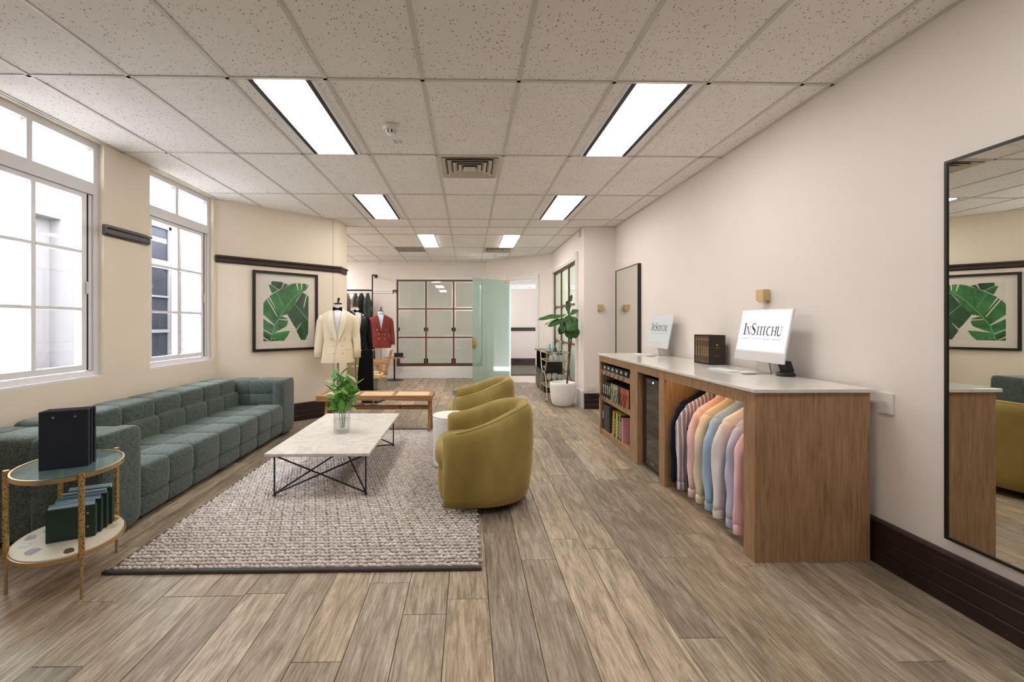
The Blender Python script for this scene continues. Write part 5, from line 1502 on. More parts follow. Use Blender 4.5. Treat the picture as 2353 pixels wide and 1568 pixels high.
def keyboard(x, y, label):
    r = thing('keyboard', (x, y, CTOP + 0.0005), label, 'keyboard', 'slim white keyboards')
    obj(MB().rbox(-0.057, 0.057, -0.14, 0.14, 0, 0.006, 0.002, 1), 'case', M['imac'], r)
    kc = mesh_of(MB().rbox(-0.0075, 0.0075, -0.0075, 0.0075, 0, 0.002, 0.0008, 1), 'key', M['plastic'])
    for i in range(5):
        for j in range(14):
            o = bpy.data.objects.new('key', kc); C.objects.link(o); o.parent = r; o.location = (-0.042 + 0.0195 * i, -0.126 + 0.0194 * j, 0.006)
    return r
keyboard(2.005, 3.33, 'slim white keyboard in front of the bright screen')
keyboard(2.015, 5.02, 'slim white keyboard in front of the grey screen')
def mouse(x, y, label):
    r = thing('computer_mouse', (x, y, CTOP + 0.0005), label, 'mouse', 'white computer mice')
    obj(MB().pillow((0, 0, 0.011), (0.112, 0.056, 0.018), 0.75, 24, 12, axis_e=0.9), 'shell', M['plastic'], r, smooth=True, auto=None)
    obj(MB().pillow((0, 0, 0.004), (0.104, 0.050, 0.007), 0.6, 24, 8), 'base', M['satin'], r, smooth=True, auto=None)
mouse(2.03, 3.09, 'white mouse beside the near keyboard')
mouse(2.04, 4.78, 'white mouse beside the far keyboard')
ps = thing('card_reader_dock', (2.212, 2.965, CTOP + 0.0005), 'black card reader on a round base behind the bright screen', 'card reader')
obj(MB().lathe([(0, 0), (0.055, 0), (0.058, 0.012), (0.048, 0.028), (0, 0.030)], n=28), 'base', M['black'], ps, smooth=True)
obj(MB().cbox((0, 0, 0.062), (0.045, 0.075, 0.075), (0, -0.35, 0)), 'reader', M['rubber'], ps)
obj(MB().cbox((-0.02, 0, 0.072), (0.004, 0.06, 0.04), (0, -0.35, 0)), 'screen', M['dark_glass'], ps)

# boxed books
bx = thing('boxed_book_set', (2.19, 3.88, CTOP + 0.0005), 'dark brown slipcase of six gold lettered books against the wall', 'book set')
M['chocolate'] = simple('chocolate_cloth', srgb(46, 34, 27), 0.6, bump=0.2, bscale=300)
M['chocolate2'] = simple('brown_cloth_spine', srgb(78, 60, 42), 0.6, bump=0.2, bscale=300)
M['gold'] = simple('gold_foil', srgb(204, 168, 110), 0.35, 0.8)
BXa, BXb, BYa, BYb, BH = 2.118, 2.266, 3.76, 4.005, 0.262
sc_ = obj(MB().box(BXa, BXb, BYa, BYa + 0.006, 0, BH).box(BXa, BXb, BYb - 0.006, BYb, 0, BH).box(BXa, BXb, BYa + 0.006, BYb - 0.006, 0, 0.006).box(BXa, BXb, BYa + 0.006, BYb - 0.006, BH - 0.006, BH).xf(Matrix.Translation((0, 0, CTOP + 0.0005))), 'slipcase', M['chocolate'], bx, world=True)
zb0 = CTOP + 0.0005
yy = BYa + 0.007
for k, w in enumerate((0.028, 0.034, 0.028, 0.046, 0.047, 0.047)):
    bk = obj(MB().rbox(BXa + 0.002, BXb - 0.004, yy, yy + w - 0.002, zb0 + 0.007, zb0 + BH - 0.008, 0.004, 1), 'book', M['chocolate2'], bx, world=True)
    obj(MB().pillow((BXa + 0.0016, yy + w / 2, zb0 + BH - 0.04), (0.0014, 0.014, 0.018), 1.0, 12, 6), 'gold_emblem', M['gold'], bk, world=True)
    g = MB()
    yc = yy + w / 2
    for q in range(9): g.box(BXa + 0.001, BXa + 0.0022, yc - 0.009 + 0.002 * (q % 2), yc + 0.009 - 0.002 * (q % 3), zb0 + 0.075 + 0.010 * q, zb0 + 0.081 + 0.010 * q)
    obj(MB().box(BXa + 0.001, BXa + 0.0022, yc - 0.003, yc + 0.003, zb0 + 0.022, zb0 + 0.03), 'gold_number', M['gold'], bk, world=True)
    tag(obj(g, 'gold_text', M['gold'], bk, world=True), kind='stuff')
    yy += w
obj(MB().pillow((2.192, BYa - 0.0006, zb0 + 0.175), (0.016, 0.0014, 0.018), 1.0, 12, 6), 'gold_emblem', M['gold'], sc_, world=True)
g = MB()
pts = [(2.165 + 0.0032 * k, BYa - 0.0008, zb0 + 0.149 + 0.006 * math.sin(k * 1.9) * (1.4 if k in (0, 1, 7, 8) else 0.7)) for k in range(17)]
obj(MB().tube(pts, 0.0011, 5), 'gold_script', M['gold'], sc_, world=True)
g.tube([(2.172 + 0.0018 * k, BYa - 0.0008, zb0 + 0.081 + 0.0022 * math.sin(k * 2.3)) for k in range(24)], 0.0009, 5)
obj(g, 'gold_line', M['gold'], sc_, world=True)

# ================================================================== RIGHT WALL: mirrors, sconces, switches
def mirror(y0, y1, z0, z1, d, label, f=0.012):
    r = thing('wall_mirror', (XR - d / 2, (y0 + y1) / 2, z0), label, 'mirror', 'black framed mirrors on the right wall')
    x0 = XR - d - 0.001; x1 = XR - 0.001
    obj(MB().box(x0, x1, y0, y0 + f, z0, z1), 'frame_side', M['black_frame'], r, world=True)
    obj(MB().box(x0, x1, y1 - f, y1, z0, z1), 'frame_side', M['black_frame'], r, world=True)
    obj(MB().box(x0, x1, y0 + f, y1 - f, z0, z0 + f), 'frame_rail', M['black_frame'], r, world=True)
    obj(MB().box(x0, x1, y0 + f, y1 - f, z1 - f, z1), 'frame_rail', M['black_frame'], r, world=True)
    obj(MB().box(x0 + 0.006, x1 - 0.004, y0 + f, y1 - f, z0 + f, z1 - f), 'mirror_glass', M['mirror'], r, world=True)
mirror(1.14, 2.033, 0.306, 2.116, 0.03, 'large black framed mirror on the right wall nearest the camera')
mirror(5.745, 6.625, 0.33, 2.145, 0.045, 'tall black framed mirror behind the far computer')
def sconce(fr, s, t_side, z, label):
    o0 = wpt(fr, s, 0, z)
    r = thing('wall_light', o0, label, 'wall light', 'brass cube wall lights')
    m = MB(); t0, t1 = sorted((t_side * 0.001, t_side * 0.012)); wbox(m, fr, s - 0.04, s + 0.04, t0, t1, z - 0.045, z + 0.045)
    obj(m, 'back_plate', M['champagne'], r, world=True)
    m = MB(); t0, t1 = sorted((t_side * 0.012, t_side * 0.058)); wbox(m, fr, s - 0.042, s + 0.042, t0, t1, z - 0.036, z + 0.050)
    obj(m, 'cube', M['sconce'], r, world=True)
    m = MB(); t0, t1 = sorted((t_side * 0.012, t_side * 0.050)); wbox(m, fr, s - 0.030, s + 0.030, t0, t1, z - 0.052, z - 0.036)
    obj(m, 'inner_shade', M['champagne'], r, world=True)
sconce(fr_R, 3.31 + 2.1, 1, 1.55, 'brass cube wall light above the near computer')
sconce(fr_C, 2.075 - 1.82, -1, 1.58, 'small brass cube wall light beside the far mirror')
def switch(name, fr, s, side, z, w, h, label, cat, rocker=True):
    r = thing(name, wpt(fr, s, 0, z), label, cat)
    m = MB(); t0, t1 = sorted((side * 0.0005, side * 0.011)); wbox(m, fr, s - w / 2, s + w / 2, t0, t1, z - h / 2, z + h / 2)
    pl = obj(m, 'plate', M['plastic'], r, world=True)
    if rocker:
        m = MB(); t0, t1 = sorted((side * 0.011, side * 0.016)); wbox(m, fr, s - 0.010, s + 0.010, t0, t1, z - 0.006, z + 0.008)
        obj(m, 'rocker', M['plastic'], pl, world=True)
    else:
        for q in (-0.03, 0.03):
            m = MB(); t0, t1 = sorted((side * 0.0108, side * 0.0118))
            for (a, b) in ((-0.008, 0.006), (0.008, 0.006), (0, -0.012)): wbox(m, fr, s + q + a - 0.002, s + q + a + 0.002, t0, t1, z + b - 0.005, z + b + 0.005)
            obj(m, 'socket_slots', M['rubber'], pl, world=True)
switch('light_switch', fr_R, 2.343 + 2.1, 1, 0.897, 0.076, 0.112, 'white light switch on the wall between counter and mirror', 'switch')
switch('power_outlet', fr_C, 1.926 - 1.82, -1, 0.322, 0.116, 0.072, 'white power outlet above the dark skirting on the wall corner', 'outlet', False)
switch('light_switch', frd, 0.235, 1, 1.05, 0.074, 0.112, 'small white light switch right of the doorway', 'switch')

# ================================================================== FRAMED PRINT
pf = thing('framed_print', wpt(fr_d, 0.84, -0.02, 0.97), 'black framed print of green banana leaves on the diagonal wall', 'picture')
P0, P1, Z0, Z1 = 0.412, 1.268, 0.970, 2.024
def pb(nm, s0, s1, t0, t1, z0, z1, mt, par=None):
    m = MB(); wbox(m, fr_d, s0, s1, min(t0, t1), max(t0, t1), z0, z1); return obj(m, nm, mt, par or pf, world=True)
fw = 0.034
pb('frame_side', P0, P0 + fw, -0.001, -0.036, Z0, Z1, M['black_frame']); pb('frame_side', P1 - fw, P1, -0.001, -0.036, Z0, Z1, M['black_frame'])
pb('frame_rail', P0 + fw, P1 - fw, -0.001, -0.036, Z0, Z0 + fw, M['black_frame']); pb('frame_rail', P0 + fw, P1 - fw, -0.001, -0.036, Z1 - fw, Z1, M['black_frame'])
pb('mount_board', P0 + fw, P1 - fw, -0.004, -0.012, Z0 + fw, Z1 - fw, simple('mount_card', srgb(232, 224, 214), 0.8))
a0, a1, b0, b1 = 0.545, 1.142, 1.104, 1.897
sheet = pb('print_sheet', a0, a1, -0.012, -0.013, b0, b1, simple('print_paper', srgb(224, 218, 206), 0.8))
def green(name, c1, c2, rot):
    t = NT(name); g = t.pos((1, 1, 1)); mp = t.n('ShaderNodeMapping'); mp.inputs['Rotation'].default_value = (0, rot, 0.75); mp.inputs['Scale'].default_value = (60, 60, 6)
    t.l(g, mp.inputs['Vector'])
    a = t.noise(mp.outputs[0], 1.0, 4, 0.6); b = t.noise(g, 7, 3)
    t.set(Base_Color=t.mix(0.55, t.ramp(a, [(0.3, c1), (0.7, c2)]), t.ramp(b, [(0.35, c1), (0.68, c2)])), Roughness=0.7); return t.m
G1 = green('print_green_bright', srgb(8, 52, 30), srgb(64, 150, 74), 0.7); G2 = green('print_green_deep', srgb(8, 40, 28), srgb(34, 104, 60), -0.7)
G3 = simple('print_vein', srgb(110, 178, 110), 0.7); GP = simple('print_gap', srgb(224, 218, 206), 0.8)
def uv(x, y):
    u = (x - 290) / 674.0; u = max(0, min(1, u)); top = 297 + 0.049 * (x - 290); bot = 1207 - 0.025 * (x - 290)
    v = 1 - (y - top) / (bot - top); v = max(0, min(1, v)); return u, v
def art(polys, t, mat, nm):
    m = MB()
    for P in polys:
        q = [uv(*p) for p in P]
        m.add([wpt(fr_d, lerp(a0, a1, u), t, lerp(b0, b1, v)) for u, v in q], [tuple(range(len(q)))])
    bm = bmesh.new(); me = mesh_of(m, nm, mat); bm.from_mesh(me); bmesh.ops.triangulate(bm, faces=bm.faces[:], ngon_method='EAR_CLIP')
    m2 = MB(); bm.verts.index_update(); m2.add([v.co.copy() for v in bm.verts], [[v.index for v in f.verts] for f in bm.faces]); bm.free(); bpy.data.meshes.remove(me)
    return obj(m2, nm, mat, sheet, world=True)
art([[(745, 650), (865, 465), (920, 500), (965, 530), (958, 1085), (912, 1188), (845, 1188), (775, 1055), (770, 1020), (735, 975), (640, 815), (620, 770)],
     [(400, 318), (410, 305), (550, 315), (590, 335), (650, 355), (590, 395), (510, 430), (400, 355)]], -0.0134, G2, 'printed_leaf')
art([[(965, 360), (925, 430), (865, 465), (790, 560), (745, 650), (690, 730), (640, 790), (620, 815), (560, 832), (640, 870), (645, 930), (620, 985), (520, 1040), (430, 1090), (560, 1060), (680, 1050), (640, 1130), (585, 1200), (290, 1207), (290, 640), (320, 595), (385, 525), (480, 460), (590, 395), (690, 345), (770, 328), (935, 340)],
     [(362, 360), (400, 360), (505, 435), (410, 492)]], -0.0138, G1, 'printed_leaf')
art([[(360, 545), (380, 540), (465, 720), (450, 700)], [(335, 575), (350, 570), (495, 835), (485, 842)], [(290, 805), (450, 965), (445, 975), (290, 870)], [(290, 1025), (410, 1098), (405, 1108), (290, 1042)], [(290, 1140), (375, 1200), (362, 1207), (290, 1162)], [(545, 828), (600, 808), (640, 805), (645, 825), (560, 838)], [(515, 873), (640, 878), (640, 895), (515, 884)], [(430, 1088), (560, 1030), (640, 1044), (560, 1064)], [(765, 326), (786, 326), (805, 435), (795, 440)], [(845, 332), (866, 332), (855, 430), (845, 430)], [(922, 515), (940, 512), (890, 705), (882, 695)], [(775, 1020), (850, 918), (842, 938), (775, 1052)], [(578, 330), (592, 340), (556, 405), (549, 400)], [(926, 338), (948, 345), (930, 392)]], -0.0142, GP, 'printed_gap')
art([[(835, 445), (842, 452), (700, 590), (560, 790), (450, 980), (395, 1200), (385, 1200), (440, 975), (550, 785), (692, 584)], [(743, 648), (752, 646), (960, 885), (958, 900)], [(470, 470), (476, 468), (590, 695), (585, 698)]], -0.0144, G3, 'printed_vein')
mk = MB()
for q in range(9): 
    u, v = 0.16 + 0.012 * q, 0.035
    wbox(mk, fr_d, lerp(a0, a1, u), lerp(a0, a1, u + 0.008), -0.0149, -0.0146, lerp(b0, b1, v), lerp(b0, b1, v + 0.006 + 0.003 * (q % 2)))
obj(mk, 'signature', GP, sheet, world=True)
pb('glazing', P0 + fw, P1 - fw, -0.026, -0.028, Z0 + fw, Z1 - fw, M['glass'])
# ================================================================== DRESS FORMS
M['cream_wool'] = simple('cream_wool', srgb(234, 220, 192), 0.85, var=0.04, vscale=5, bump=0.2, bscale=350, sheen=0.2, spec=0.2)
M['cream_lapel_lit'] = simple('lightened_cream_lapel', srgb(242, 231, 208), 0.5)  # jacket cream lightened so the lapel stands out, shading put into the colour
M['cream_button'] = simple('cream_button', srgb(206, 186, 150), 0.35)
M['black_wool'] = simple('black_wool', srgb(14, 14, 16), 0.85, bump=0.2, bscale=350, spec=0.2)
M['black_satin'] = simple('black_satin', srgb(18, 18, 20), 0.3)
M['rust_wool'] = simple('rust_red_wool', srgb(122, 54, 48), 0.85, var=0.08, vscale=60, bump=0.2, bscale=350, sheen=0.15, spec=0.2)
M['shirt_white'] = simple('white_shirt_cotton', srgb(236, 234, 234), 0.8)
M['shirt_blue'] = simple('pale_blue_shirt_cotton', srgb(188, 206, 228), 0.8)
M['linen'] = simple('linen_neck', srgb(222, 206, 180), 0.8)
M['cap_wood'] = simple('dark_turned_wood', srgb(52, 40, 34), 0.4)
RING = [(0.80, 0.228, 0.135), (0.84, 0.228, 0.137), (0.97, 0.210, 0.128), (1.10, 0.186, 0.114), (1.22, 0.198, 0.122), (1.34, 0.216, 0.132), (1.42, 0.216, 0.122), (1.465, 0.200, 0.100), (1.495, 0.150, 0.082), (1.52, 0.095, 0.070), (1.545, 0.068, 0.062)]
def ring_at(z):
    for (a, b) in zip(RING, RING[1:]):
        if a[0] <= z <= b[0]:
            t = (z - a[0]) / (b[0] - a[0]); return lerp(a[1], b[1], t), lerp(a[2], b[2], t)
    return RING[-1][1], RING[-1][2]
def front(x, z, off):
    w, d = ring_at(z); k = max(0.0, 1 - (min(abs(x), w * 0.98) / w) ** 2.4)
    return (x, -d * k ** 0.42 - off, z)
def patch(z0, z1, xl, xr, off, n=10, m=4):
    mb = MB(); vs = []; fs = []
    for i in range(n + 1):
        z = lerp(z0, z1, i / n)
        for j in range(m + 1): vs.append(front(lerp(xl(z), xr(z), j / m), z, off))
    N = len(vs)
    for i in range(n + 1):
        z = lerp(z0, z1, i / n)
        for j in range(m + 1): vs.append(front(lerp(xl(z), xr(z), j / m), z, off - 0.006))
    q = m + 1
    for i in range(n):
        for j in range(m):
            a = i * q + j; fs += [(a, a + 1, a + q + 1, a + q), (N + a, N + a + q, N + a + q + 1, N + a + 1)]
    for i in range(n):
        a = i * q; fs.append((a, a + q, N + a + q, N + a)); a = i * q + m; fs.append((a, N + a, N + a + q, a + q))
    for j in range(m):
        fs.append((j, N + j, N + j + 1, j + 1)); a = n * q + j; fs.append((a, a + 1, N + a + 1, N + a))
    return mb.add(vs, fs)
def dress_form(loc, rz, jk, lapel, shirtm, btn, bow, label, cuffs=True, vdepth=1.20):
    r = thing('dress_form', loc, label, 'mannequin', 'suited dress forms', rz=rz)
    n = 36
    rings = []
    for (z, w, d) in RING:
        rings.append([(w * math.copysign(abs(math.cos(a)) ** 0.85, math.cos(a)), d * math.copysign(abs(math.sin(a)) ** 0.9, math.sin(a)), z) for a in [2 * PI * k / n for k in range(n)]])
    j = obj(MB().loft(rings), 'jacket', jk, r, smooth=True, auto=60)
    for sd in (-1, 1):
        P = [(sd * 0.165, 0.0, 1.425), (sd * 0.200, 0.0, 1.410), (sd * 0.216, 0.0, 1.36), (sd * 0.230, 0.005, 1.25), (sd * 0.245, 0.0, 1.12), (sd * 0.256, -0.02, 1.0), (sd * 0.262, -0.045, 0.865)]
        sl = obj(MB().tube(P, [0.045, 0.058, 0.064, 0.061, 0.056, 0.051, 0.047], 16), 'sleeve', jk, j, smooth=True, auto=None)
        if cuffs: obj(MB().tube([(sd * 0.262, -0.045, 0.872), (sd * 0.262, -0.049, 0.848)], 0.040, 14), 'shirt_cuff', shirtm, j, smooth=True)
        for k in range(3): obj(MB().pillow((sd * 0.305, -0.075, 0.885 + 0.02 * k), (0.01, 0.01, 0.01), 1, 8, 6), 'cuff_button', btn, j, smooth=True)
    v = lambda z: 0.062 * max(0.0, (z - vdepth)) / (1.52 - vdepth) + 0.003
    obj(patch(vdepth - 0.02, 1.535, lambda z: -v(z) - 0.004, lambda z: v(z) + 0.004, 0.008), 'shirt_front', shirtm, r, smooth=True, auto=None)
    for sd in (-1, 1):
        def inner(z, s=sd): return s * (v(z))
        def outer(z, s=sd):
            t = (z - (vdepth - 0.06)) / (1.50 - vdepth + 0.06); t = max(0, min(1, t))
            return s * (v(z) + 0.004 + 0.075 * math.sin(PI * min(0.62, t * 0.75)) * (1 if t < 0.78 else max(0.35, 1 - (t - 0.78) * 3)))
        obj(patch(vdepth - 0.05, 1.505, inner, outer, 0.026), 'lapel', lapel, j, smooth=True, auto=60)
    # overlapping front edge, waist pockets, buttons
    obj(patch(0.803, vdepth - 0.02, lambda z: -0.062 + 0.05 * (z - 0.8) / (vdepth - 0.82), lambda z: -0.052 + 0.05 * (z - 0.8) / (vdepth - 0.82), 0.007, 8, 1), 'front_edge', jk, j, smooth=True, auto=60)
    for sd in (-1, 1): obj(patch(0.985, 1.01, lambda z, s=sd: s * 0.13 - 0.045, lambda z, s=sd: s * 0.13 + 0.045, 0.006, 2, 3), 'pocket_flap', jk, j, smooth=True, auto=60)
    for (x, z) in ((-0.045, vdepth - 0.20), (0.075, vdepth - 0.20), (-0.05, vdepth - 0.10), (0.07, vdepth - 0.10), (-0.085, vdepth), (0.10, vdepth)):
        p = front(x, z, 0.010)
        obj(MB().pillow(p, (0.018, 0.008, 0.018), 1.0, 12, 6), 'button', btn, j, smooth=True)
    obj(MB().lathe([(0.066, 1.50), (0.064, 1.555), (0.058, 1.585), (0.052, 1.585), (0.050, 1.54), (0.05, 1.5)], n=24, sy=0.95), 'shirt_collar', shirtm, r, smooth=True)
    obj(MB().lathe([(0.0, 1.50), (0.052, 1.50), (0.054, 1.57), (0.050, 1.605), (0.0, 1.605)], n=24), 'neck', M['linen'], r, smooth=True)
    cap = obj(MB().lathe([(0.0, 1.603), (0.056, 1.603), (0.058, 1.612), (0.040, 1.622), (0.0, 1.624)], n=24), 'neck_cap', M['cap_wood'], r, smooth=True)
    obj(MB().tube([(0, 0, 1.62), (0.004, 0, 1.635), (0.008, 0, 1.66), (0.012, 0, 1.685), (0.013, 0, 1.692)], [0.013, 0.012, 0.016, 0.019, 0.012], 12), 'finial', M['cap_wood'], cap, smooth=True)
    if bow:
        b = MB()
        for sd in (-1, 1):
            rg_ = []
            for t, h in ((0.008, 0.012), (0.03, 0.022), (0.055, 0.030), (0.062, 0.028)):
                rg_.append([(sd * t, -0.076 + 0.007 * math.cos(a) - 0.0, 1.535 + h * math.sin(a)) for a in [2 * PI * k / 10 for k in range(10)]])
            b.loft(rg_)
        b.pillow((0, -0.078, 1.535), (0.026, 0.022, 0.026), 0.6, 10, 8)
        obj(b, 'bow_tie', M['black_wool'], r, smooth=True, auto=60)
    st_ = obj(MB().tube([(0, 0, 0.02), (0, 0, 0.80)], 0.014, 12), 'pole', M['steel'], r, smooth=True)
    obj(MB().lathe([(0, 0), (0.155, 0), (0.155, 0.008), (0.04, 0.018), (0.0, 0.02)], n=32), 'base', M['steel'], st_, smooth=True)
    return r
dress_form((-1.80, 6.02, 0), 0.22, M['cream_wool'], M['cream_lapel_lit'], M['shirt_white'], M['cream_button'], True, 'dress form in a cream dinner jacket and black bow tie', False, 1.13)
dress_form((-1.85, 7.12, 0), 0.75, M['black_wool'], M['black_satin'], M['shirt_white'], M['black_satin'], True, 'dress form in a black tuxedo behind the cream jacket', False)
dress_form((-1.915, 9.52, 0), 0.28, M['rust_wool'], M['rust_wool'], M['shirt_blue'], M['shirt_white'], False, 'dress form in a rust red double breasted jacket at the back', True)

# ================================================================== TROUSERS ON A VALET BAR
vb = thing('trouser_stand', (-1.52, 7.02, 0), 'slim steel trouser stand beside the black tuxedo', 'stand')
obj(MB().tube([(-1.75, 6.95, 0.905), (-1.52, 7.03, 0.905)], 0.010, 10), 'bar', M['champagne'], vb, smooth=True, world=True)
obj(MB().pillow((-1.757, 6.948, 0.905), (0.03, 0.03, 0.03), 1, 12, 8), 'bar_knob', M['champagne'], vb, smooth=True, world=True)
obj(MB().tube([(-1.535, 7.025, 0.01), (-1.535, 7.025, 0.905)], 0.009, 10), 'post', M['steel'], vb, smooth=True, world=True)
obj(MB().lathe([(0, 0), (0.10, 0), (0.10, 0.008), (0, 0.012)], (-1.535, 7.025, 0), 24), 'base', M['steel'], vb, smooth=True, world=True)
tr = thing('black_trousers', (-1.64, 6.99, 0.24), 'black trousers folded over the steel bar', 'trousers')
def drape(z_front, z_back, s0, s1, flare):
    fr_t = frame_on((-1.75, 6.95), (-1.52, 7.03)); m = MB(); rows = []
    prof = []
    for k in range(9): prof.append((-0.020 - 0.004 * k, lerp(z_front, 0.90, k / 8) if False else lerp(z_front, 0.905, k / 8)))
    prof = [(-0.024 - 0.03 * (1 - k / 8), lerp(z_front, 0.902, k / 8)) for k in range(9)] + [(-0.012, 0.918), (0.0, 0.921), (0.012, 0.918)] + [(0.024 + 0.02 * k / 8, lerp(0.902, z_back, k / 8)) for k in range(9)]
    nS = 12; vs = []; fs = []
    for i, (t, z) in enumerate(prof):
        d = max(0.0, 0.9 - z)
        for j_ in range(nS + 1):
            q = j_ / nS; s = lerp(s0 - flare * d, s1 + flare * d * 0.4, q)
            vs.append(wpt(fr_t, s, t + 0.016 * d * math.sin(q * 11 + i * 0.15), z))
    N = len(vs); vs += [(p[0], p[1] + 0.004, p[2] - 0.001) for p in vs]
    q = nS + 1
    for i in range(len(prof) - 1):
        for j_ in range(nS):
            a = i * q + j_; fs += [(a, a + 1, a + q + 1, a + q), (N + a, N + a + q, N + a + q + 1, N + a + 1)]
    return m.add(vs, fs)
obj(drape(0.235, 0.40, 0.045, 0.215, 0.05), 'trouser_legs', M['black_wool'], tr, smooth=True, world=True, auto=None)
obj(drape(0.30, 0.5, 0.02, 0.15, 0.10).xf(Matrix.Translation((0.0, 0.03, -0.008))), 'trouser_waist', M['black_wool'], tr, smooth=True, world=True, auto=None)

# ================================================================== PIPE RACK AND GARMENTS
pk = thing('pipe_rack', (-3.0, 10.2, 0), 'black pipe clothes rack against the back wall', 'clothes rack')
RXp, RYp = -2.245, 10.20
def pipe(pts, nm, r_=0.017): return obj(MB().tube(pts, r_, 12), nm, M['black'], pk, smooth=True, world=True)
pipe([(RXp, RYp, 0.012), (RXp, RYp, 2.43), (RXp, RYp + 0.015, 2.465), (RXp, RYp + 0.05, 2.482), (RXp, YB - 0.012, 2.484)], 'upright')
pipe([(-3.95, RYp, 0.012), (-3.95, RYp, 2.43), (-3.95, RYp + 0.05, 2.482), (-3.95, YB - 0.012, 2.484)], 'upright')
pipe([(-3.95, RYp, 2.115), (RXp, RYp, 2.115)], 'top_bar'); pipe([(-3.95, RYp, 1.14), (RXp, RYp, 1.14)], 'lower_bar', 0.015)
for x in (RXp, -3.95):
    obj(MB().lathe([(0, 0), (0.045, 0), (0.045, 0.01), (0.022, 0.02), (0, 0.02)], n=20).xf(Matrix.Translation((x, YB - 0.001, 2.484)) @ Matrix.Rotation(PI / 2, 4, 'X')), 'wall_flange', M['black'], pk, smooth=True, world=True)
    obj(MB().lathe([(0, 0), (0.045, 0), (0.045, 0.012), (0.022, 0.025), (0, 0.025)], (x, RYp, 0), 20), 'foot_flange', M['black'], pk, smooth=True, world=True)
GR = 'garments hanging on the black pipe rack'
dz = 2.115 - 0.887
shirt(0, cloth('taupe_jersey', srgb(196, 176, 166)), 'taupe knit top hanging leftmost on the pipe rack', 31, hw=0.22, loc=(-2.83, RYp, dz), rz=PI / 2, group=GR, name='knit_shirt', cat='shirt', collar=False)
shirt(0, cloth('grey_knit', srgb(108, 102, 106)), 'mid grey top hanging second on the pipe rack', 32, hw=0.22, loc=(-2.64, RYp, dz), rz=PI / 2, group=GR, name='knit_shirt', cat='shirt', collar=False)
shirt(0, cloth('charcoal_green', srgb(70, 78, 74)), 'charcoal draped top hanging near the rack post', 33, hw=0.23, loc=(-2.50, RYp, dz), rz=PI / 2 - 0.1, group=GR, name='knit_shirt', cat='shirt', collar=False, cuffz=0.10, bottom=0.10)
shirt(0, cloth('dark_green_knit', srgb(58, 68, 64)), 'dark green top hanging right beside the rack post', 34, hw=0.22, loc=(-2.35, RYp, dz), rz=PI / 2, group=GR, name='knit_shirt', cat='shirt', collar=False, cuffz=0.22, bottom=0.16)
shirt(0, cloth('navy_wool_jacket', srgb(24, 36, 62)), 'navy jacket hanging on the lower rack bar', 35, hw=0.23, loc=(-2.37, RYp, 1.14 - 0.887), rz=PI / 2 - 0.5, jacket=True, collar=True, bottom=0.12)
shirt(0, cloth('slate_blue_jacket', srgb(40, 52, 76)), 'slate blue jacket behind the navy one on the lower rack bar', 36, hw=0.23, loc=(-2.62, RYp, 1.14 - 0.887), rz=PI / 2 - 0.3, jacket=True, collar=True, bottom=0.12)

# ================================================================== STONE CUBE, BOOK, BOWL
sb_ = thing('stone_side_table', (-1.60, 7.44, 0), 'veined grey green stone cube table behind the bench', 'side table')
cub = [(-1.80, 7.31), (-1.51, 7.27), (-1.415, 7.56), (-1.70, 7.61)]
obj(MB().prism([(lerp(p[0], -1.61, 0.06), lerp(p[1], 7.44, 0.06)) for p in cub], 0.0, 0.03), 'plinth', M['black'], sb_, world=True)
obj(MB().prism(cub, 0.03, 0.41), 'cube', M['stone'], sb_, world=True)
obj(MB().prism([(lerp(p[0], -1.61, -0.02), lerp(p[1], 7.44, -0.02)) for p in cub], 0.41, 0.425), 'top', simple('pale_stone_top', srgb(196, 190, 172), 0.3), sb_, world=True)
yb = thing('yellow_book', (-1.58, 7.40, 0.4255), 'yellow hardback book lying on the stone cube', 'book', rz=-0.12)
M['yellow'] = simple('yellow_cover', srgb(236, 178, 24), 0.5)
obj(MB().rbox(-0.115, 0.115, -0.085, 0.085, 0.034, 0.038, 0.0015, 1), 'cover', M['yellow'], yb); obj(MB().rbox(-0.115, 0.115, -0.085, 0.085, 0.0, 0.004, 0.0015, 1), 'cover', M['yellow'], yb)
obj(MB().box(-0.110, 0.108, -0.081, 0.082, 0.004, 0.034), 'pages', M['paper'], yb); obj(MB().rbox(0.110, 0.115, -0.085, 0.085, 0.004, 0.034, 0.001, 1), 'spine', M['yellow'], yb)
bk_ = thing('bowl_on_cube', (-1.60, 7.54, 0.4255), 'small white faceted bowl behind the yellow book', 'bowl')
bk_.name = 'white_bowl'
obj(MB().lathe([(0, 0.0), (0.035, 0.0), (0.062, 0.075), (0.056, 0.075), (0.03, 0.008), (0, 0.008)], n=8), 'bowl', M['ceramic'], bk_)

